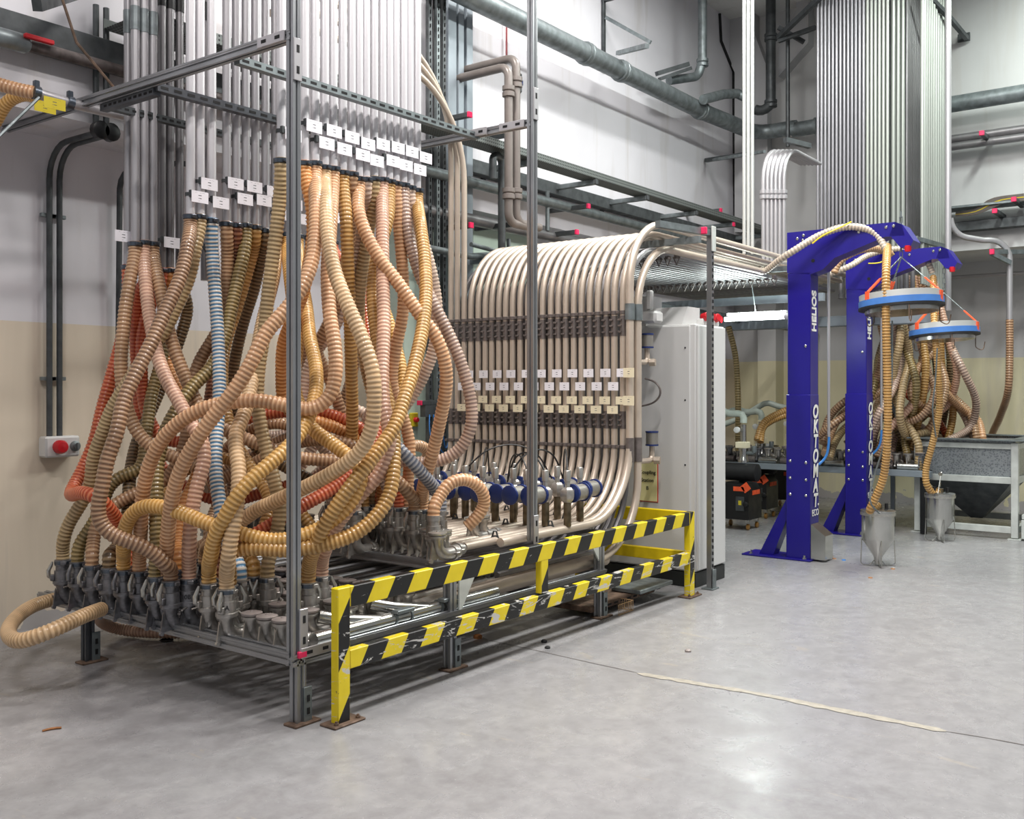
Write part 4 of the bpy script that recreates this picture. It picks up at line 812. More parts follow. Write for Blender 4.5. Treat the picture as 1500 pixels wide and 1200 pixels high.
# ================================================================ PALLETISER COLUMNS (blue lifting gantries)
XO = 8.95; YO1 = P(1153.5, 600, X=XO).y; YO0 = P(1187, 600, X=XO).y; DX = .2
def q_(px, py): return P(px, py, X=XO)
ok = thing('lifting_column', 'royal blue lifting column nearest the camera, lettered on its side', 'hoist', (XO, YO0, 0))
def okp(name, mb, m='blue', fix=False): return part(name, mb, M[m] if isinstance(m, str) else m, ok, fix=fix)
zt = q_(1153.5, 341).z; zs = q_(1153, 578).z
okp('column', MB().bbox((XO + DX / 2, (YO0 + YO1) / 2, (.01 + q_(1160, 400).z) / 2), (DX, YO1 - YO0, q_(1160, 400).z - .01), .006))
okp('lower_sleeve', MB().bbox((XO + DX / 2, (YO0 + YO1) / 2 + .003, (.01 + zs) / 2), (DX + .02, YO1 - YO0 + .012, zs - .01), .005))
okp('arm', MB().prism([q_(1153, 400), q_(1153, 341), q_(1311, 325), q_(1321, 329), q_(1325, 345), q_(1296, 347), q_(1270, 358), q_(1222, 378), q_(1205, 395), q_(1187, 402)], (DX, 0, 0)), fix=True)
okp('arm_nose', MB().prism([q_(1311, 325), q_(1322, 329), q_(1338, 352), q_(1334, 360), q_(1319, 363), q_(1303, 344)], (DX + .03, 0, 0)), fix=True)
okp('signal_lamp', MB().lathe([(.03, .02), (.03, 0), (.026, -.03), (0, -.035)], c=q_(1329, 363) + V(.02, 0, 0), seg=10), 'red')
for (a0, b0) in ((1177, 345), (1168, 350), (1176, 352), (1298, 333), (1309, 331), (1258, 340), (1180, 507), (1154.5, 675), (1181, 678), (1154.5, 700), (1181, 703), (1154.5, 724), (1181, 726)):
    okp('bolt', MB().lathe([(.014, 0), (.014, .006), (.008, .012)], c=q_(a0 if a0 > 1157 else 1158, b0) + V(-.008 if b0 > 578 else 0, 0, 0), axis=(-1, 0, 0), seg=8), 'steel')
okp('cable_hole', MB().lathe([(.017, 0), (.017, .003)], c=q_(1191, 382) + V(-.001, 0, 0), axis=(-1, 0, 0), seg=10), 'slot')
okp('base_plate', MB().bbox((XO + DX / 2, (P(1090, 815, X=XO).y + YO0) / 2 - .01, .008), (DX + .12, P(1090, 815, X=XO).y - YO0 + .02, .016), .004))
g0 = P(1112, 812, X=XO + .03); okp('foot_brace', MB().prism([V(XO + .03, g0.y, .016), V(XO + .03, g0.y - .14, .016), V(XO + .03, YO1, .42), V(XO + .03, YO1, .6)], (.14, 0, 0)), fix=True)
for yy in (g0.y + .06, YO0 + .05): okp('anchor_bolt', MB().lathe([(.02, 0), (.02, .012), (.01, .012), (.01, .035)], c=(XO - .02, yy, .016), seg=6), 'steel')
okp('drive_cover', MB().prism([V(XO + .0, YO0 - .005, .02), V(XO + .0, YO0 - .14, .02), V(XO + .0, YO0 - .14, .24), V(XO + .0, YO0 - .005, .34)], (.2, 0, 0)), 'steel', True)
okp('side_rail', MB().bbox((XO + DX + .012, YO0 + .02, zt * .47 + .1), (.02, .03, 2.4), .003), 'alu_dark')
okp('guide_rod', MB().tube([P(1214, 392, X=XO + .3), P(1214, 640, X=XO + .3)], .014, 8), 'pipe'); okp('air_line', MB().tube(smooth_path([P(1214, 620, X=XO + .3), P(1214, 650, X=XO + .3), P(1210, 670, X=XO + .3), P(1199, 681, X=XO + .25)], .03), .012, 8), 'bluetube')
def yface(px, py, Y): return P(px, py, Y=Y)
yf = YO0 - .0075
xc = XO + DX / 2
z0, z1 = yface(1193, 488, YO0).z, yface(1193, 424, YO0).z
text('HELIOS', .15, (xc, yf + .006, (z0 + z1) / 2), (PI / 2, -PI / 2, 0), M['letter'], ok, sx=(z1 - z0) / .515, bold=.035)
for k, ch_ in enumerate('OKTOMAT'):
    z = yface(1193, 604 + k * 21.6, YO0).z; text(ch_, .17, (xc, yf - .004, z), RYF, M['letter'], ok, sx=.95, shear=.15, bold=.035)
text('.', .17, (xc + .075, yf - .004, yface(1193, 733, YO0).z), RYF, M['letter'], ok)
text('ECO', .085, (xc, yf - .004, yface(1193, 751, YO0).z), RYF, M['letter'], ok)
def copytree(o, off, parent=None):
    c = o.copy(); COL.objects.link(c); c.parent = parent
    if parent is None: c.location = Vector(o.location) + Vector(off)
    for ch_ in o.children: copytree(ch_, off, c)
    return c
bpy.context.view_layer.update()
OFF2 = V(1.85, .07, 0); ok2 = copytree(ok, OFF2); ok2['label'] = 'second royal blue lifting column, standing farther back on the right'
def ring(cn, r, label):
    cn = Vector(cn); t = thing('suction_ring_lid', label, 'lid', cn)
    tilt = V(.05, -.0, 1)
    def L(prof): return MB().lathe(prof, c=cn, axis=(.02, .06, 1), seg=40)
    part('steel_hoop', L([(r - .03, .045), (r - .03, .1), (r, .1), (r, .045), (r - .03, .045)]), M['pipe_mid'], t)
    part('blue_band', L([(r - .02, -.01), (r + .008, -.01), (r + .008, .045), (r - .02, .045), (r - .02, -.01)]), M['blueband'], t, 'light blue band')
    part('gasket', L([(r - .04, -.03), (r + .012, -.03), (r + .012, -.01), (r - .04, -.01), (r - .04, -.03)]), M['rubber'], t)
    part('inner_hoop', L([(r - .05, -.07), (r - .05, .04), (r - .04, .04), (r - .04, -.07), (r - .05, -.07)]), M['steel'], t)
    for an in (2.5, 4.6, .6):
        e = cn + V(math.cos(an) * r, math.sin(an) * r, .1); m_ = MB(); tp = cn + V(0, 0, .42)
        part('strap', MB().beam(e + V(0, 0, -.1), e + V(0, 0, .01), .05, .012, up=(math.cos(an), math.sin(an), 0)).beam(e, e * .6 + tp * .4, .035, .01), M['orange'], t, 'orange strap')
        for k in range(5):
            a0 = e.lerp(tp, .4 + k * .12); a1 = e.lerp(tp, .4 + k * .12 + .13); m_.tube(bend_path([a0 + V(.012, 0, 0), a1 + V(.012, 0, 0), a1 - V(.012, 0, 0), a0 - V(.012, 0, 0), a0 + V(.012, 0, 0)], .008, 2), .004, 5)
        part('chain', m_, M['galv'], t)
    m_ = MB()
    for k in range(int(.42 / .05)): 
        z = cn.z + .42 + k * .05; dx = .012 if k % 2 else 0; dy = .012 - dx; m_.tube([(cn.x - dx, cn.y - dy, z), (cn.x - dx, cn.y - dy, z + .055), (cn.x + dx, cn.y + dy, z + .055), (cn.x + dx, cn.y + dy, z), (cn.x - dx, cn.y - dy, z)], .004, 5)
    part('chain', m_, M['galv'], t)
    for an in (3.6, 1.0, 5.4):
        e = cn + V(math.cos(an) * r, math.sin(an) * r, -.02); part('hook', MB().tube(bend_path([e, e + V(0, 0, -.12), e + V(math.cos(an) * .08, math.sin(an) * .08, -.16), e + V(math.cos(an) * .1, math.sin(an) * .1, -.06)], .03, 3), .005, 5), M['rust'], t)
R1 = P(1320, 447, X=9.0) ; R2 = P(1383, 489, X=10.85)
ring(R1, .345, 'larger blue-banded steel ring hanging from the nearer blue arm'); ring(R2, .33, 'farther blue-banded steel ring hanging lower right')
def cone(p, label):
    p = Vector(p); t = thing('suction_cone', label, 'suction head', p)
    part('vessel', MB().lathe([(.0, .02), (.03, .02), (.03, .07), (.135, .23), (.14, .25), (.14, .47), (.15, .475), (.15, .5), (.14, .505), (0, .515)], c=p, seg=24), M['steel'], t)
    part('clamp_ring', MB().lathe([(.14, .455), (.152, .457), (.152, .48), (.14, .482)], c=p, seg=24), M['lever'], t)
    m_ = MB()
    for an in np.arange(4) * PI / 2 + .5:
        c, s = math.cos(an), math.sin(an); m_.tube(bend_path([p + V(c * .14, s * .14, .24), p + V(c * .15, s * .15, .01), p + V(c * .07, s * .07, .005), p + V(c * .03, s * .03, .05)], .03, 3), .005, 5)
    part('wire_feet', m_, M['steel'], t)
    part('valve', MB().lathe([(.02, 0), (.02, .07)], c=p + V(-.05, .05, .5), seg=8).lathe([(.016, 0), (.016, .06)], c=p + V(.05, -.06, .5), seg=8), M['black'], t)
    part('spout', MB().lathe([(.034, 0), (.034, .05)], c=p + V(.01, .0, .5), seg=12), M['brass'], t)
    part('lift_handle', MB().tube([p + V(.09, .02, .5), p + V(.02, 0, .68), p + V(-.09, .0, .5)], .004, 5).lathe([(.02, -.004), (.024, 0), (.02, .004)], c=p + V(.02, 0, .7), axis=(1, 0, 0), seg=8), M['steel'], t)
    return p
C1 = cone(P(1286, 829, Z=0), 'stainless suction cone standing on the floor beneath the nearer arm'); C2 = cone(P(1377, 793, Z=0), 'stainless suction cone in front of the hopper')
def feed(label, pts, seg1, seg2, r=.032):
    D = seg1 + seg2; mm, _ = ribbed(D, r, .026, 12, .004); o = single('suction_hose', mm, M['h_ochre'], label, 'hose')
    return o
d1 = 8.62
feed('ochre suction hose hanging from the nearer arm to its cone', None, [P(x, y, d=d) for x, y, d in ((1300, 360, 8.75), (1298, 400, 8.5), (1298, 480, 8.5), (1300, 560, 8.55), (1300, 640, 8.6), (1294, 700, 8.7), (1282, 730, 8.75), (1273, 750, 8.8))], [C1 + V(.01, 0, .545)])
feed('ochre suction hose hanging from the farther arm to the cone by the hopper', None, [P(x, y, d=d) for x, y, d in ((1367, 405, 10.4), (1369, 480, 10.1), (1374, 540, 10.1), (1376, 600, 10.2), (1366, 650, 10.25), (1356, 690, 10.3), (1358, 712, 10.3), (1372, 725, 10.35))], [C2 + V(.01, 0, .545)])
def clear(label, pts, r=.03, mt='h_clear'):
    mm, _ = ribbed(pts, r, .03, 10, .0025); single('arm_hose', mm, M[mt], label, 'hose')
clear('translucent hose running over the nearer blue arm', [V(8.68, 3.705, 2.68), V(8.8, 3.7, 2.685), P(1146, 378, d=9.05), P(1165, 366, d=8.98), P(1200, 345, d=8.95), P(1235, 333, d=8.9), P(1265, 334, d=8.85), P(1286, 346, d=8.8), P(1298, 366, d=8.72)])
clear('translucent hose running over the farther blue arm', [P(1215, 402, d=10.5), P(1245, 390, d=10.4), P(1270, 375, d=10.5), P(1300, 366, d=10.5), P(1330, 366, d=10.45), P(1355, 378, d=10.4), P(1366, 400, d=10.4)])
clear('tan hose arching between the two blue columns', [P(1222, 400, d=9.9), P(1228, 385, d=9.9), P(1250, 370, d=9.9), P(1280, 364, d=10.0), P(1305, 372, d=10.2)], .035, 'h_tan')
single('yellow_wire', MB().tube(smooth_path([P(1190, 357, d=8.9), P(1205, 345, d=8.85), P(1225, 336, d=8.8), P(1247, 325, d=8.85)], .03), .006, 5), M['yellowwire'], 'yellow wire tied to the hose on the nearer blue arm', 'cable')
single('yellow_wire', MB().tube(smooth_path([P(1272, 386, d=10.4), P(1290, 385, d=10.35), P(1310, 372, d=10.35)], .03), .006, 5), M['yellowwire'], 'yellow wire on the farther blue arm', 'cable')
for k, (ps, lb) in enumerate((([P(1307, 470, d=8.6), P(1306, 560, d=8.62), P(1298, 640, d=8.7), P(1280, 700, d=8.75), P(1274, 735, d=8.7), P(1288, 752, d=8.75)], 'grey air tube beside the nearer suction hose'), ([P(1373, 510, d=10.0), P(1370, 560, d=10.05), P(1366, 600, d=10.1), P(1371, 640, d=10.2)], 'grey air tube beside the farther suction hose'))):
    single('air_tube', MB().tube(smooth_path(ps, .04), .008, 6), M['galv'], lb, 'cable')
single('guide_post', MB().bbox((11.8, P(1308, 600, X=11.8).y, 1.12), (.045, .045, 2.24), .004), M['columnblue'], 'slim galvanised upright behind the nearer suction hose', 'post')
# ================================================================ HOPPER
hx0, hx1, hy0, hy1 = 11.5, 12.7, 2.07, 3.045
hp = thing('hopper', 'galvanised hopper on a pale painted frame at the right edge', 'hopper', (12, 2.55, 0))
for x in (hx0, hx1):
    for y in (hy0, hy1): part('leg', MB().bbox((x, y, .52), (.07, .07, 1.0), .004), M['hopper'], hp); part('foot_plate', MB().bbox((x, y, .006), (.13, .13, .012), .002), M['hopper'], hp)
for z, h in ((.98, .06), (.62, .07), (.1, .07)):
    for x in (hx0, hx1): part('cross_bar', MB().bbox((x, (hy0 + hy1) / 2, z), (.05, hy1 - hy0, h), .004), M['hopper'], hp)
    for y in (hy0, hy1): part('cross_bar', MB().bbox(((hx0 + hx1) / 2, y, z), (hx1 - hx0, .05, h), .004), M['hopper'], hp)
part('rim', MB().bbox((hx0 - .02, (hy0 + hy1) / 2, 1.045), (.14, hy1 - hy0 + .2, .014), .002).bbox((hx1 + .02, (hy0 + hy1) / 2, 1.045), (.14, hy1 - hy0 + .2, .014), .002).bbox(((hx0 + hx1) / 2, hy0, 1.045), (hx1 - hx0, .14, .014), .002).bbox(((hx0 + hx1) / 2, hy1, 1.045), (hx1 - hx0, .14, .014), .002), M['galv'], hp)
for x in (hx0, hx1): part('side_sheet', MB().box((x + .01, (hy0 + hy1) / 2, .83), (.006, hy1 - hy0, .42)), M['spangle'], hp)
for y in (hy0, hy1): part('side_sheet', MB().box(((hx0 + hx1) / 2, y, .83), (hx1 - hx0, .006, .42)), M['spangle'], hp)
mx, my = (hx0 + hx1) / 2, (hy0 + hy1) / 2
t4 = [V(hx0 + .02, hy0 + .02, .62), V(hx1 - .02, hy0 + .02, .62), V(hx1 - .02, hy1 - .02, .62), V(hx0 + .02, hy1 - .02, .62)]; b4 = [V(mx - .08, my - .06, .14), V(mx + .08, my - .06, .14), V(mx + .08, my + .06, .14), V(mx - .08, my + .06, .14)]
part('funnel', MB().add(t4 + b4, [(i, (i + 1) % 4, 4 + (i + 1) % 4, 4 + i) for i in range(4)] + [(4, 5, 6, 7)]), M['galv_dark'], hp)
single('white_trolley', MB().bbox((11.9, 1.75, .25), (.9, .5, .05), .005).bbox((11.9, 1.52, .12), (.9, .05, .2), .005).bbox((11.9, 1.98, .12), (.9, .05, .2), .005), M['hopper'], 'low pale trolley frame right of the hopper', 'trolley')
# ================================================================ SECOND VERTICAL BUNDLE
def bundle(x, y, r, z0, mt, lb, gp, zt=6.76):
    return single('vertical_pipe', MB().tube([(x, y, z0), (x, y, zt)], r, 10), M[mt], lb, 'pipe', gp)
yA, yB = P(1198, X=11.3, Z=0).y, P(1300, X=11.3, Z=0).y
for k in range(19):
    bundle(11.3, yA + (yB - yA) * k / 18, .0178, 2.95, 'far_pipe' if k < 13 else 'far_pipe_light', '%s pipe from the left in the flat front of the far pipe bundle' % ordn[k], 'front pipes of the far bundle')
for k in range(3): bundle(11.42 + .09 * k, P(1308 + k * 7, X=11.42 + .09 * k, Z=0).y, .026, 2.2 + .2 * k, 'far_pipe_light', '%s of three wider pipes at the right of the far bundle front' % ordn[k], 'wider pipes right of the bundle front')
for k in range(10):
    x = 11.75 + .1 * k; bundle(x, P(1328 + 2.3 * k, X=x, Z=0).y, .024, 2.85, 'pipe_grey', '%s shaded pipe on the side of the far bundle' % ordn[k], 'side pipes of the far bundle')  # darker grey stands in for the shade on this face
for k in range(11):
    x = 11.5 + .1 * k; bundle(x, P(1351 + 3.3 * k, X=x, Z=0).y, .021, 2.75, 'far_pipe_light', '%s bright pipe in the right-hand face of the far bundle' % ordn[k], 'right face pipes of the far bundle')
single('vertical_pipe', MB().tube([P(1389, 0, X=11.4) + V(0, 0, .6), P(1389, 455, X=11.4)], .032, 10), M['pipe'], 'single thick pipe at the right corner of the far bundle', 'pipe')
single('bundle_shade_box', MB().box((12.1, (yA + yB) / 2 + .02, 4.6), (1.2, yA - yB - .2, 3.2)), M['galv_dark'], 'dark box inside the far bundle, added for the shade between its pipes', 'pipes')  # added box; its dark colour stands in for shade in the gaps
# rows of stubs with dark clamps under the bundle
for k in range(14):
    y = yA + (yB - yA) * k / 13 - .25; p = V(11.35 + .02 * (k % 3), y, 2.62)
    single('pipe_stub', MB().tube([p, p + V(0, 0, .4)], .026, 8).lathe([(.034, 0), (.034, .05)], c=p + V(0, 0, .0), seg=8), M['pipe_grey'], '%s pipe stub with clamp below the far bundle' % ordn[k], 'pipe', 'pipe stubs below the far bundle')
bsup = thing('bundle_support', 'dark steel braces holding the far pipe bundle near the ceiling', 'bracket', (11.2, 4, 5.3))
part('brace', MB().beam(P(1140, 55, d=12.3), P(1210, -12, d=11.2), .05, .06), M['galv_dark'], bsup); part('brace', MB().beam(P(1140, 60, d=12.3), P(1195, 40, d=12.0), .05, .05), M['galv_dark'], bsup); part('brace', MB().beam(P(1140, 40, d=12.3), P(1178, 62, d=12.3), .04, .05), M['galv_dark'], bsup)
part('brace', MB().beam(P(1360, -5, d=11.3), P(1390, 25, d=11.6), .05, .05), M['galv_dark'], bsup); part('brace', MB().beam(P(1390, 25, d=11.6), P(1416, 56, d=12.05), .05, .05), M['galv_dark'], bsup); part('wall_plate', MB().bbox(P(1412, 55, X=12.99), (.03, .14, .1), .003), M['galv_dark'], bsup)
# ================================================================ FAR COUPLING STATION
fs = thing('far_coupling_station', 'second coupling table with sockets behind the blue columns', 'rack', (11.3, 4, 0))
part('beam', MB().bbox((11.3, 4.3, .66), (.07, 2.9, .07), .004), M['columnblue'], fs); part('beam', MB().bbox((12.5, 4.3, .66), (.07, 2.9, .07), .004), M['galv'], fs)
part('deck', MB().bbox((11.9, 4.3, .68), (1.2, 2.8, .03), .004), M['galv_dark'], fs)
for x, y in ((11.35, 3.55), (11.35, 2.95), (11.35, 5.6), (12.5, 3.0), (12.5, 5.6)): part('leg', MB().bbox((x, y, .32), (.06, .06, .63), .004), M['black'], fs)
for r_ in range(2):
    for k in range(22):
        e = inst('elbow_socket', EL if k % 3 else ELD, (11.4 + r_ * .25, 3.0 + k * .125, .86), fs)
        if (k * 7 + r_) % 4 == 0: c = inst('cap', CAPM, (0, 0, 0)); c.parent = e; c.location = (0, 0, 0)
for k in range(10): part('station_pipe', MB().tube([(11.35, 3.0 + k * .27, .73), (11.35, 3.22 + k * .27, .73)], .04, 10), M['sleeve'] if k % 3 else M['steel'], fs)
FH = [  # colour, pixel path (d grows into the tangle), label
 ('khaki', [(1322, 470), (1332, 520), (1322, 570), (1318, 610), (1330, 640), (1352, 634), (1380, 643, .8), (1405, 657, 1.9)], 'olive hose looping right in the far tangle, front'),
 ('olive', [(1316, 470), (1330, 520), (1342, 560), (1338, 600), (1325, 640), (1330, 670)], 'olive hose with an inner loop in the far tangle'),
 ('ochre', [(1345, 470), (1356, 530), (1352, 580), (1342, 630), (1330, 680)], 'ochre hose hanging straight in the far tangle'),
 ('mauve', [(1390, 500), (1412, 545), (1430, 590), (1422, 625), (1390, 645), (1350, 660)], 'pale hose swinging furthest right in the far tangle'),
 ('pink', [(1392, 505), (1402, 545), (1390, 590), (1370, 610), (1356, 660)], 'pink hose in the right half of the far tangle'),
 ('peach', [(1385, 575), (1410, 600), (1432, 615), (1440, 645), (1444, 690, 1.6)], 'peach hose that drops behind the hopper corner'),
 ('tan', [(1380, 560), (1400, 585), (1420, 605), (1432, 648), (1434, 690, 1.6)], 'tan hose beside the peach hose behind the hopper'),
 ('pale', [(1388, 580), (1410, 605), (1426, 640), (1428, 690, 1.6)], 'pale hose just behind the hopper corner'),
 ('red', [(1305, 550), (1325, 575), (1350, 595), (1375, 618), (1390, 645), (1400, 680, 1.7)], 'orange-red hose crossing the far tangle'),
 ('dark', [(1385, 480), (1392, 530), (1388, 580), (1380, 630), (1385, 690, 1.7)], 'dark olive hose in the right of the far tangle'),
 ('blue', [(1360, 500), (1355, 550), (1350, 600), (1340, 640)], 'blue hose half hidden in the far tangle'),
 ('tan', [(1290, 470), (1300, 520), (1290, 580), (1270, 620), (1240, 650)], 'tan hose at the left of the far tangle'),
 ('mauve', [(1305, 460), (1315, 510), (1312, 560), (1290, 600), (1265, 650)], 'mauve hose left of centre in the far tangle'),
 ('brown', [(1370, 480), (1350, 530), (1370, 570), (1350, 610), (1300, 630), (1285, 670)], 'brown hose weaving through the far tangle'),
 ('tan', [(1375, 500), (1345, 540), (1335, 580), (1370, 610), (1365, 650)], 'tan hose behind the brown one in the far tangle'),
 ('brown', [(1290, 560), (1262, 575), (1235, 590), (1213, 615), (1205, 650)], 'brown hose bowing left behind the second blue column'),
 ('tan', [(1295, 570), (1265, 590), (1235, 605), (1215, 640), (1208, 665)], 'tan hose below the brown bow behind the second blue column'),
 ('khaki', [(1300, 590), (1270, 610), (1240, 625), (1222, 650), (1215, 672)], 'khaki hose at the bottom left of the far tangle'),
 ('dark', [(1300, 480), (1285, 540), (1300, 600), (1320, 640), (1340, 670)], 'dark hose deep in the far tangle'),
 ('mauve', [(1338, 470), (1320, 530), (1300, 590), (1280, 640), (1282, 680)], 'mauve hose slanting left in the far tangle'),
 ('olive', [(1355, 470), (1372, 540), (1362, 600), (1320, 640), (1318, 680)], 'olive hose deep in the middle of the far tangle'),
 ('pale', [(1330, 480), (1300, 560), (1330, 610), (1370, 640), (1405, 675)], 'pale hose crossing behind the orange-red one'),
 ('ochre', [(1330, 600), (1335, 640), (1332, 670)], 'short ochre hose end in its coupling at the far table'),
 ('tan', [(1312, 590), (1345, 625), (1360, 650), (1350, 680)], 'tan hose low in the far tangle'),
 ('khaki', [(1318, 500), (1308, 560), (1322, 610), (1345, 650), (1345, 690)], 'khaki hose curling low at the centre of the far tangle'),
 ('brown', [(1296, 500), (1282, 560), (1250, 600), (1222, 620), (1198, 640)], 'brown hose running far left between the blue columns'),
 ('pink', [(1348, 500), (1360, 560), (1330, 600), (1295, 640), (1292, 685)], 'pink hose bending left deep in the far tangle'),
 ('tan', [(1362, 500), (1385, 560), (1372, 610), (1340, 660), (1338, 690)], 'tan hose curving back left in the far tangle'),
 ('olive', [(1290, 520), (1276, 580), (1258, 630), (1255, 680)], 'olive hose at the left fringe of the far tangle'),
 ('ochre', [(1376, 480), (1380, 540), (1396, 600), (1384, 660), (1372, 690)], 'ochre hose at the right of the far tangle'),
 ('mauve', [(1326, 500), (1345, 570), (1318, 620), (1306, 660), (1304, 690)], 'mauve hose in the heart of the far tangle'),
]
rnd = random.Random(3)
for k, (cc, pp, lb) in enumerate(FH):
    d0 = 11.0 + .065 * (k % 12); pts = []
    if pp[0][1] < 520: pts.append(P(pp[0][0] * .6 + 1325 * .4, 405, d=11.35)); 
    pts += [P(q[0], q[1], d=d0 + .12 * math.sin(i * 1.7 + k) + (q[2] if len(q) > 2 else 0)) for i, q in enumerate(pp)]
    mm, _ = ribbed(pts, .041, .03, 8, .004); single('flexible_hose', mm, M['h_' + cc], lb, 'hose', 'ribbed hoses of the far coupling station')
# khaki hose drop at right and brown hose by pumps
mm, _ = ribbed([P(1479, 468, d=11.5), P(1479, 520, d=11.5), P(1477, 570, d=11.5), P(1465, 610, d=12.0), P(1452, 640, d=12.6), P(1443, 680, d=12.9)], .04, .03, 8); single('flexible_hose', mm, M['h_brown'], 'brown hose hanging alone at the right edge and swinging towards the far tangle', 'hose')
single('drop_pipe', MB().tube(bend_path([P(1392, 320, d=11.5), P(1398, 345, d=11.5), P(1440, 352, d=11.5), P(1479, 352, d=11.5), P(1479, 470, d=11.5)], .22, 6), .034, 10), M['pipe'], 'curved pipe that drops into the lone brown hose at the right edge', 'pipe')
b1 = thing('pipe_bracket', 'slotted bracket with a red cap holding the drop pipe at the right edge', 'bracket', P(1460, 380, X=13.0)); part('arm', MB().beam(P(1452, 369, d=11.4), P(1500, 369, d=11.6), .05, .05).beam(P(1452, 371, d=11.4), P(1480, 385, d=11.45), .04, .05), M['galv'], b1); part('end_cap', MB().bbox(P(1453, 369, d=11.36), (.04, .05, .06), .004), M['pink'], b1)
mm, _ = ribbed([P(1067, 478, d=11.8), P(1077, 520, d=11.8), P(1081, 580, d=11.8), P(1081, 660, d=11.9)], .035, .03, 8); single('flexible_hose', mm, M['h_olive'], 'olive hose hanging vertically behind the pumps', 'hose')
for k, (y0, y1) in enumerate(((598, 645), (604, 648))):
    mm, _ = ribbed([P(1165, y0 - 2 + 3 * k, d=12.2), P(1140, y0 + 8, d=12.2), P(1118, y0 + 22, d=12.1), P(1109 + 5 * k, y1, d=12.0)], .04, .03, 8); single('flexible_hose', mm, M['h_ochre'], ['upper', 'lower'][k] + ' ochre hose curving down behind the white filter drum', 'hose')
# ================================================================ VACUUM PUMPS
def pump(x, y, label, gauge=True):
    t = thing('vacuum_pump', label, 'pump', (x, y, 0), 'black vacuum pumps on castors')
    part('housing', MB().prism([V(x - .3, y - .2, .12), V(x - .3, y + .2, .12), V(x - .3, y + .2, .44), V(x - .3, y + .14, .52), V(x - .3, y - .14, .52), V(x - .3, y - .2, .44)], (.36, 0, 0)), M['black'], t, fix=True)
    part('nameplate', MB().beam((x - .304, y - .14, .52), (x - .304, y - .195, .448), .004, .09).prism([V(x - .306, y - .02, .49), V(x - .306, y - .14, .49), V(x - .306, y - .16, .44), V(x - .306, y - .02, .44)], (.004, 0, 0)), M['orange'], t, 'orange plate')
    part('nameplate', MB().box((x - .1, y - .203, .42), (.2, .004, .05)), M['orange'], t, 'orange plate'); part('vent_panel', MB().box((x - .304, y - .1, .3), (.006, .1, .16)), M['galv_dark'], t); part('warning_label', MB().box((x - .309, y - .1, .31), (.003, .035, .05)), M['lab_yellow'], t)
    part('knob', MB().lathe([(.03, 0), (.03, .03), (.02, .035)], c=(x - .3, y - .17, .3), axis=(-1, 0, 0), seg=10), M['black'], t)
    part('silencer', MB().lathe([(.06, -.02), (.1, 0), (.1, .5), (.06, .52)], c=(x - .12, y + .27, .64), axis=(0, -1, 0), seg=16), M['rubber'], t); part('connector', MB().tube([(x, y, .5), (x, y, .6)], .05, 10), M['black'], t)
    part('inlet_pipe', MB().lathe([(.06, .75), (.06, .78), (.045, .8), (.045, .88), (.055, .88), (.055, .92), (.035, .93), (.035, 1.18)], c=(x - .1, y - .05, 0), seg=12), M['steel'], t); part('tag_plate', MB().bbox((x - .14, y - .06, .95), (.12, .13, .07), .004), M['lab_cream'], t)
    part('filter_knob', MB().tube([(x - .1, y - .05, .86), (x - .1, y - .18, .86)], .02, 8).lathe([(.02, 0), (.03, .02), (.03, .08)], c=(x - .1, y - .18, .86), seg=8), M['galv'], t)
    part('gauge', MB().lathe([(.035, 0), (.035, .03), (.03, .032)], c=(x - .15, y - .0, 1.12), axis=(-1, 0, 0), seg=12), M['white'], t)
    for dx, dy in ((-.24, -.16), (-.24, .16), (.0, -.16), (.0, .16)):
        c = part('castor', MB().bbox((x + dx, y + dy, .1), (.05, .05, .05), .004), M['steel'], t); part('wheel', MB().lathe([(.03, -.014), (.036, -.01), (.036, .01), (.03, .014)], c=(x + dx + .02, y + dy, .036), axis=(0, 1, 0), seg=12), M['h_ochre'], c)
    return V(x - .1, y - .05, 1.2)
q1 = pump(10.7, P(1072, Z=0, X=10.4).y, 'black vacuum pump nearest the grey cabinet'); q2 = pump(11.75, P(1100, Z=0, X=11.45).y, 'middle black vacuum pump with an orange corner'); q3 = pump(12.9, P(1146, Z=0, X=12.6).y, 'rear black vacuum pump beside the blue column')
def ghose(lb, pts, q):
    d = depth(q); pts = [P(a, b, d=d + .25 - .05 * i) for i, (a, b) in enumerate(pts)] + [q + V(0, 0, .1), q]; single('vacuum_hose', MB().tube(smooth_path(pts, .05), .04, 10), M['greyhose'], lb, 'hose')
ghose('pale hose arching out from behind the cabinet to the nearest pump', [(1020, 625), (1036, 602), (1052, 597), (1066, 606)], q1); 
ghose('pale hose arching to the middle pump', [(1040, 625), (1062, 607), (1080, 600), (1092, 604)], q2); 
ghose('grey hose arching highest, to the rear pump', [(1060, 622), (1085, 612), (1105, 600), (1124, 590), (1138, 595)], q3)
p = P(1118, 660, d=12.7); t = thing('filter_drum', 'white drum filter in front of the rear pump', 'filter', p); part('drum', MB().lathe([(.08, -.1), (.09, -.09), (.09, .09), (.08, .1)], c=p, axis=(.5, -1, 0), seg=18), M['white'], t); part('fitting', MB().bbox(p + V(.06, -.14, .02), (.07, .06, .1), .006), M['brass'], t)
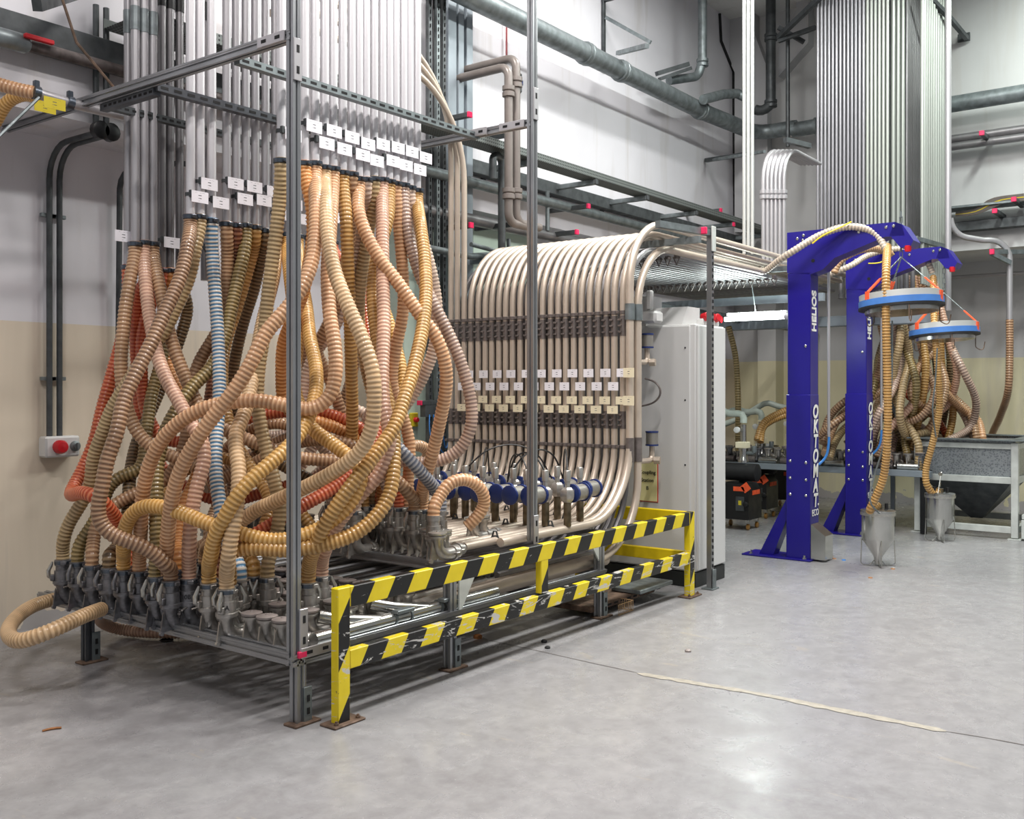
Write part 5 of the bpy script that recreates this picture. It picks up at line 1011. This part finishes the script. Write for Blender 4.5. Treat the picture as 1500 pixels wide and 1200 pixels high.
# fluorescent lamp over the pumps
p = P(1105, 466, X=9.3); fl = thing('fluorescent_lamp', 'lit fluorescent tube between the cabinet and the blue column', 'lamp', p)
ya, yb = P(1062, 466, X=9.3).y, P(1150, 463, X=9.3).y
part('tube', MB().tube([(9.3, ya, p.z), (9.3, yb, p.z)], .022, 12), M['tube_glow'], fl); part('end_socket', MB().lathe([(.034, 0), (.034, .05)], c=(9.3, ya + .04, p.z), axis=(0, 1, 0), seg=12), M['red'], fl, 'red end socket'); part('end_socket', MB().lathe([(.03, -.05), (.03, 0)], c=(9.3, yb, p.z), axis=(0, 1, 0), seg=12), M['white'], fl)
for sg in (0, PI): l_ = area('fluorescent_lamp_light', (9.3, (ya + yb) / 2, p.z + (.04 if sg else -.04)), .05, .6, 14, (.86, 1, .95), (sg, 0, 0))
part('lamp_batten', MB().bbox((9.36, (ya + yb) / 2, p.z + .05), (.05, abs(ya - yb), .03), .004), M['white'], fl); part('hanger', MB().tube([(9.33, (ya + yb) / 2, p.z + .06), (9.2, (ya + yb) / 2, 2.73)], .005, 5), M['galv'], fl)
# ================================================================ WALL PIPES, TRAYS, CONDUITS
def wpipe(name, pts, r, mt, lb, R=None, cat='pipe', gp=None, cols=()):
    if R: pts = bend_path(pts, R, 5)
    o = single(name, MB().tube(pts, r, 12), M[mt], lb, cat, gp)
    for c, ax in cols: part('pipe_coupling', MB().lathe([(r, -.05), (r + .018, -.045), (r + .018, -.01), (r + .006, 0), (r + .018, .01), (r + .018, .045), (r, .05)], c=c, axis=ax, seg=12), M[mt], o)
    return o
XP = 12.7; zb = P(715, 8, Y=5.55).z
cA = P(900, 97, Y=5.55); cB = P(1000, 147, Y=5.55); crn = V(XP, 5.55, zb)
wpipe('rain_pipe', [V(5.5, 5.55, zb), V(11.4, 5.55, zb), V(XP, 5.45, zb), V(XP, 4.9, zb)], .1, 'galv', 'thick grey pipe running along the upper wall to the far corner', .25, cols=[(V(8.6, 5.55, zb), (1, 0, 0)), (V(9.3, 5.55, zb), (1, 0, 0)), (V(11.2, 5.55, zb), (1, 0, 0))])
wpipe('rain_pipe', [V(XP, 4.95, zb - .03), V(XP, -1, zb - .03)], .1, 'galv', 'thick grey pipe running along the right wall', None, cols=[(V(XP, 4.6, zb - .03), (0, 1, 0))])
d_ = 12.2
wpipe('branch_pipe', [P(1029, -42, d=d_), P(1029, 90, d=d_), P(1022, 112, d=d_), P(980, 118, d=11.9)], .055, 'galv', 'vertical grey pipe with an elbow joining the thick pipe', .12, cols=[(P(1029, 92, d=d_), (0, 0, 1))])
wpipe('branch_pipe', [P(1030, 146, d=12.0), P(1060, 138, d=12.4), P(1080, 137, d=12.6), P(1090, 142, d=12.6)], .06, 'galv', 'short grey branch pipe right of the elbow', None)
wpipe('down_pipe', [P(1129, -5, d=13.0), P(1129, 150, d=13.0), P(1122, 168, d=13.0), P(1105, 160, d=13.0)], .065, 'galv_dark', 'dark vertical pipe in the far corner', .15, cols=[(P(1129, 55, d=13), (0, 0, 1)), (P(1129, 152, d=13), (0, 0, 1))])
wpipe('conduit', [P(1154, -33, d=12.4), P(1154, 215, d=12.4)], .026, 'galv_dark', 'thin dark conduit left of the far bundle', None)
# bright trio of verticals in front of the corner
for k, px in enumerate((1090, 1096, 1102)): wpipe('vertical_pipe', [P(px, -80, d=9.6), P(px, 372 - (8 if k == 1 else 0), d=9.6)], .0165, 'pipe_mid', '%s of the three slim bright pipes before the far corner' % ordn[k], None, gp='three slim bright pipes')
for k in range(6):
    px = 1118 + k * 6; p = P(px, 385, d=10.2); zt_ = P(px, 212, d=10.2).z; wpipe('hooked_pipe', bend_path([p, V(p.x, p.y, zt_), V(p.x + 1.0, p.y - .02, zt_ - .02)], .35, 7), .021, 'pipe', '%s hooked pipe from the left beside the far bundle' % ordn[k], None, gp='hooked pipes beside the far bundle', cols=[(V(p.x, p.y, P(px, 285, d=10.2).z), (0, 0, 1))])
single('slotted_bracket', MB().beam(P(1150, 205, d=10.2), P(1186, 214, d=10.4), .05, .05), M['galv_dark'], 'dark bracket under the hooked pipes', 'bracket')
single('conduit', MB().tube([P(1040, 235, Y=5.85), P(1120, 222, d=11.6)], .02, 8), M['galv'], 'horizontal conduit in the far corner', 'pipe')
# brackets on the upper wall
def wbrk(lb, px, py, L=.5, cap=False, h=.3, Y=YU):
    p = P(px, py, Y=Y); t = thing('wall_bracket', lb, 'bracket', p, 'steel wall brackets'); part('back_plate', MB().bbox(p + V(0, -.02, 0), (.05, .03, h), .003), M['galv_dark'], t); part('arm', MB().bbox(p + V(0, -L / 2, h * .3), (.045, L, .045), .004), M['galv_dark'], t)
    if cap: part('end_cap', MB().bbox(p + V(0, -L - .01, h * .3), (.05, .025, .05), .004), M['pink'], t)
wbrk('upright wall bracket with diagonal stay above the thick pipe', 882, 40, .75, h=1.0)
p = P(882, 40, Y=YU); single('stay_bar', MB().beam(p + V(0, -.05, .1), p + V(0, -.62, -.3), .03, .04).beam(P(905, 78, Y=5.6), P(948, 67, Y=4.9), .045, .045), M['galv'], 'diagonal stay of the upper wall bracket', 'bracket')
single('stay_bar', MB().beam(P(1034, 235, Y=YU - .03), P(1092, 226, Y=5.2), .05, .05), M['galv_dark'], 'steel arm sticking out left of the three slim pipes', 'bracket')
single('channel_bracket', MB().beam(P(962, 108, d=11.6), P(1008, 94, d=11.9), .05, .05).beam(P(966, 116, d=11.6), P(1012, 100, d=11.9), .04, .04), M['galv_dark'], 'slotted channel beside the elbow pipe', 'bracket')
# cable tray along the wall with brackets, box beam and pipe below
zT = P(900, 274, Y=5.43).z
def traymesh(x0, x1, y0, y1, z):
    m_ = MB().box(((x0 + x1) / 2, (y0 + y1) / 2, z), (x1 - x0, y1 - y0, .006)); 
    for y in (y0, y1): m_.box(((x0 + x1) / 2, y, z + .03), (x1 - x0, .006, .07))
    return m_
def perf():
    t = NT('perforated_sheet'); v = t.n('TexVoronoi'); v.inputs['Scale'].default_value = 36; v.inputs['Randomness'].default_value = 0; t.l(t.coord(), v.inputs['Vector'])
    t.set('Base Color', t.mix(t.math('LESS_THAN', v.outputs['Distance'], .3), srgb((120, 126, 124)), srgb((50, 52, 52)))); t.set('Metallic', .5); t.set('Roughness', .5); return t.m
M['perf'] = perf()
tr = single('cable_tray', traymesh(5.6, 12.9, 5.34, 5.52, zT), M['perf'], 'long perforated cable tray along the upper wall', 'cable tray')
for k, (px, py, cp) in enumerate(((706, 215, 0), (802, 245, 0), (880, 270, 0), (955, 293, 0), (1012, 312, 1), (1066, 332, 0))):
    p = P(px, py + 3, Y=YU); t = thing('tray_bracket', '%s bracket from the left carrying the long cable tray' % ordn[k], 'bracket', p, 'brackets of the long cable tray'); zz = zT - .04
    part('back_plate', MB().bbox((p.x, YU - .015, zz - .03), (.05, .03, .2), .003), M['galv_dark'], t); part('arm', MB().bbox((p.x, YU - .3, zz), (.05, .58, .05), .004), M['galv'], t); part('end_cap' if cp else 'end_slot', MB().bbox((p.x, YU - .6, zz), (.05, .02, .05), .003), M['pink' if cp else 'galv_dark'], t)
zz = P(800, 274, Y=YU - .1).z; single('trunking', MB().bbox((8.6, YU - .08, zz), (9, .1, .13), .008), M['galv_dark'], 'dark steel trunking running below the cable tray', 'trunking')
zz = P(800, 298, Y=YU - .2).z; wpipe('wall_pipe', [(5.0, YU - .25, zz), (12.8, YU - .25, zz)], .05, 'galv', 'grey pipe just below the trunking')
zz = P(800, 347, Y=YU - .15).z; wpipe('wall_pipe', [(5.9, YU - .2, zz), (9.2, YU - .2, zz)], .055, 'pipe_grey', 'beige-grey pipe above the curved pipe wall')
for k, (px, py) in enumerate(((688, 168), (862, 302), (845, 340), (757, 328), (1056, 308), (690, 330), (751, 196))):
    p = P(px, py, Y=5.45); t = thing('wall_bracket', '%s small red-capped bracket from the left side of the upper wall' % ordn[k], 'bracket', p, 'small red-capped brackets'); part('arm', MB().bbox(p + V(0, .25, 0), (.045, .48, .045), .004), M['galv_dark'], t); part('end_cap', MB().bbox(p, (.05, .025, .05), .004), M['pink'], t)
# beige double pipe with elbows
for k, (px, py) in enumerate(((745, 97), (756, 84))):
    e = P(px, py, Y=5.2 - .0 * k); zlo = P(px, 326, Y=5.2).z
    wpipe('elbow_pipe', [V(e.x, YU, e.z), e, V(e.x, e.y, zlo), V(e.x + .35, e.y, zlo)], .038, 'pipe_taupe', ['front', 'rear'][k] + ' of the two beige-grey elbow pipes on the upper wall', .09, cols=[(V(e.x, e.y, e.z - .22), (0, 0, 1)), (V(e.x, e.y, zlo + .25), (0, 0, 1))])
p = P(742, 60, Y=5.9); single('sprinkler_rod', MB().tube([P(742, 18, Y=5.9), P(742, 82, Y=5.9)], .01, 6), M['redrod'], 'thin red rod on the upper wall', 'rod')
p = P(758, 122, Y=5.88); t = thing('alarm_box', 'small grey wall box with a blue band beside the elbow pipes', 'box', p); part('casing', MB().bbox(p, (.07, .08, .2), .015), M['galv_dark'], t); part('band', MB().bbox(p + V(0, -.045, 0), (.06, .01, .05), .003), M['bluecap'], t)
wpipe('down_pipe', [P(735, 365, Y=5.45), P(735, 232, Y=5.45), P(722, 226, Y=5.45), P(722, 262, Y=5.45)], .035, 'galv_dark', 'dark pipe with a swan neck below the cable tray', .05)
wpipe('conduit', [P(802, 280, Y=5.7), P(802, 338, Y=5.7)], .022, 'galv', 'short vertical conduit below the trunking'); wpipe('conduit', [P(620, 362, Y=5.6), P(690, 376, Y=5.6), P(745, 372, Y=5.75)], .03, 'galv', 'grey pipe behind the left end of the curved pipe wall')
wpipe('conduit', [P(690, 358, Y=5.55), P(745, 373, Y=5.6), P(745, 350, Y=5.6)], .02, 'galv', 'small pipe with a fitting left of the curved pipes')
single('wall_cabinet', MB().bbox((P(730, 345, Y=6.2).x, 6.3, 2.9), (1.0, .35, .7), .01), M['panelgreen'], 'pale green wall casing under the soffit', 'panel')
# left side: trunking, old pipe, conduits, tray
zz = P(60, 40, Y=YU - .1).z; single('trunking', MB().bbox((4.1, YU - .08, P(90, 62, Y=YU - .1).z), (3.4, .14, .17), .006), M['galv_dark'], 'blue-grey steel trunking on the left wall', 'trunking')
zo = P(90, 82, Y=YU - .25).z; op = wpipe('old_pipe', [(2.4, YU - .28, zo), (5.2, YU - .28, zo)], .035, 'oldpipe', 'old brown pipe below the left trunking')
vx = P(42, 40, Y=YU - .28).x; q = part('valve_body', MB().lathe([(.04, -.1), (.055, -.08), (.055, .08), (.04, .1)], c=(vx - .1, YU - .28, zo), axis=(1, 0, 0), seg=10), M['galv'], op); part('valve_handle', MB().bbox((vx + .03, YU - .34, zo + .03), (.17, .03, .025), .004), M['red'], op, 'red valve handle')
m_ = traymesh(3.45, 5.2, 5.5, 5.85, P(150, 8, Y=5.5).z); single('cable_tray', m_, M['perf'], 'dark perforated tray at the top left corner', 'cable tray')
single('support_bar', MB().beam(P(54, 8, Y=5.2), P(120, -12, Y=5.75), .05, .06), M['galv_dark'], 'steel arm poking out under the top left tray', 'bracket')
for k, (px, x2) in enumerate(((138, 75), (153, 93))):
    z1 = P(px, 187, Y=YU - .1).z; top = P(px, 88, Y=YU - .04); bot = V(top.x, YU - .04, z1 + .0); lw = P(x2, 215, Y=YL - .04)
    w0 = V(top.x, YU - .06, ZS - .07); wl = V(top.x, YL - .05, ZS - .07); e = P(px, 640, Y=YL - .05)
    o = wpipe('conduit', bend_path([V(top.x, YU - .06, 4.02), w0, wl, V(top.x, YL - .05, 1.17)], [.03, .22], 6), .019, 'galv_dark', ['left', 'right'][k] + ' of the two dark conduits that end in the red socket box', None)
    part('elbow_box', MB().lathe([(.045, -.02), (.058, -.015), (.058, .03), (.05, .035)], c=(top.x, YU - .1, ZS - .06), axis=(0, -1, 0), seg=14), M['black'], o)
    for z in (3.75, 2.75, 1.66): part('pipe_clip', MB().bbox((top.x, (YU - .05) if z > 3.3 else (YL - .03), z), (.1, .03, .025), .003), M['galv'], o)
    CX = top.x
x3 = P(178, 230, Y=YL - .1).x; wpipe('conduit', bend_path([V(x3 + .4, YU - .03, ZS - .1), V(x3, YL - .08, ZS - .1), V(x3, YL - .05, 1.2)], .18, 5), .02, 'galv_dark', 'dark conduit close behind the leftmost vertical pipes')
p = P(87, 654, Y=YL - .06); t = thing('power_socket_box', 'grey wall box with a red industrial socket and a round switch', 'socket', p); part('casing', MB().bbox(p, (.24, .1, .14), .012), M['cab'], t)
part('socket_cover', MB().lathe([(.045, 0), (.045, .04), (.035, .055), (0, .06)], c=p + V(-.03, -.05, 0), axis=(0, -1, 0), seg=16), M['red'], t); part('rotary_switch', MB().lathe([(.035, 0), (.035, .015), (.02, .02), (.02, .035)], c=p + V(.08, -.05, 0), axis=(0, -1, 0), seg=14).bbox(p + V(.08, -.09, 0), (.012, .02, .05), .002), M['galv'], t)
# top-left coupling with yellow tags and two hoses
p0 = P(52, 136, d=5.6); p1 = P(105, 152, d=5.75); lp = wpipe('conveying_pipe', [p0, p1, P(188, 172, d=6.1)], .03, 'pipe', 'horizontal aluminium pipe with yellow tags at the upper left', None)
for f in (.02, .95): part('pipe_clamp', MB().lathe([(.03, -.02), (.04, -.018), (.04, .018), (.03, .02)], c=p0.lerp(p1, f), axis=(p1 - p0), seg=12).bbox(p0.lerp(p1, f) + V(0, 0, .05), (.03, .03, .04), .004), M['clamp'], lp)
for (x, y) in ((66, 157), (80, 152)): part('tag', uvplate(P(x, y, d=5.55 if x > 70 else 5.62), .125, .062), M['lab_yellow'], lp, 'yellow tag')
mm, _ = ribbed([P(-40, 112, d=5.6), P(0, 124, d=5.6), P(30, 132, d=5.6), P(52, 136, d=5.6)], .036); single('flexible_hose', mm, M['h_peach'], 'salmon ribbed hose entering at the top left edge', 'hose')
mm, _ = ribbed([P(-25, 210, d=5.9), P(-5, 175, d=5.85), P(10, 150, d=5.8), P(35, 138, d=5.75), P(55, 143, d=5.7)], .036); single('flexible_hose', mm, M['h_yellow'], 'yellow ribbed hose curving down at the left edge', 'hose')
single('support_wire', MB().tube([P(57, 143, d=5.5), P(-10, 208, d=5.2)], .009, 6), M['galv'], 'thin steel rod slanting at the upper left edge', 'rod'); single('support_wire', MB().tube([P(90, -5, Y=5.3), P(112, 62, Y=5.3), P(185, 150, Y=5.3)], .008, 6), M['rust'], 'thin brown rod hanging across the upper left wall', 'rod')
# right wall runs
def rrun(lb, y0px, y1px, r, mt, X=12.8, nm='wall_pipe'):
    a0 = P(1390, y0px, X=X); a1 = P(1500, y1px, X=X); z = (a0.z + a1.z) / 2; return wpipe(nm, [(X, a0.y + .2, z), (X, -1, z)], r, mt, lb)
rrun('upper grey-beige pipe on the right wall', 205, 188, .05, 'pipe_grey'); rrun('lower grey-beige pipe on the right wall', 216, 200, .05, 'pipe_grey')
rrun('thin white pipe low on the right wall', 407, 400, .025, 'pipe', 13.9)
z = P(1440, 340, X=12.9).z; single('trunking', MB().bbox((12.95, 1.4, P(1440, 330, X=12.95).z), (.14, 5, .12), .006), M['galv_dark'], 'grey trunking on the right wall', 'trunking')
single('cable_tray', MB().bbox((12.85, 1.2, P(1440, 318, X=12.9).z + .12), (.3, 4, .03), .004), M['galv'], 'cable tray on the right wall', 'cable tray')
b2 = thing('cable_bundle', 'sheaf of thin cables fanning out on the right wall', 'cable', P(1470, 295, X=12.7))
for k in range(9): part('cable', MB().tube(smooth_path([P(1400, 312 + k * .6, X=12.8), P(1430, 306 + k, X=12.75), P(1450 + k * 3, 292 + k * .5, X=12.72), P(1500, 284 + k * 1.2, X=12.7)], .08), .008, 5), M['pipe_taupe' if k != 4 else 'yellowwire'], b2)
for k, (px, py) in enumerate(((1457, 309), (1438, 195), (1485, 292))):
    p = P(px, py, X=12.5); t = thing('wall_bracket', '%s red-capped bracket on the right wall' % ordn[k], 'bracket', p, 'red-capped brackets of the right wall'); part('arm', MB().bbox(p + V(.27, 0, 0), (.5, .05, .05), .004), M['galv_dark'], t); part('end_cap', MB().bbox(p, (.03, .055, .055), .004), M['pink'], t)
single('red_cap_bar', MB().beam(P(1342, 350, d=10.9), P(1385, 362, d=11.3), .05, .05).bbox(P(1341, 350, d=10.88), (.03, .06, .06), .004), M['galv'], 'slotted bar between the two blue arms', 'bracket')
# floor litter
for k, (px, py, s, mm_) in enumerate(((797, 941, .02, 'rubber'), (802, 950, .018, 'rubber'), (1284, 745, .0, 'ink'), (1008, 955, .02, 'lid'), (700, 935, .03, 'cardboard'))):
    if s: p = P(px, py, Z=0); single('floor_debris', MB().lathe([(s, 0), (s, s * .5), (s * .6, s * .8)], c=p, seg=7), M[mm_], ['small black plug on the floor before the barrier', 'black plug beside the first one', '', 'grey crumb on the floor before the cabinet', 'brown scrap under the lower barrier rail'][k], 'debris')
p = P(80, 1068, Z=0); single('dry_leaf', MB().tube(smooth_path([P(62, 1071, Z=.004), P(76, 1065, Z=.012), P(90, 1066, Z=.006)], .01), [.004] * 99 if 0 else .006, 5), M['cardboard'], 'brown leaf-like scrap on the floor at the left', 'debris')
p = P(244, 939, Z=0); single('rubber_seal', MB().lathe([(.035, 0), (.045, .006), (.035, .012), (.03, .006), (.035, 0)], c=p, seg=18), M['rubber'], 'black rubber seal ring on the floor under the table', 'seal')
for k, (px, py) in enumerate(((1218, 816), (1222, 819), (1308, 834), (1275, 847), (1236, 821))): p = P(px, py, Z=0); single('pellet', MB().lathe([(.02, 0), (.018, .008)], c=p, seg=6), M['h_peach'] if k < 4 else M['bluetube'], '%s small pale scrap on the floor by the suction cones' % ordn[k], 'debris', 'scraps on the floor by the cones')
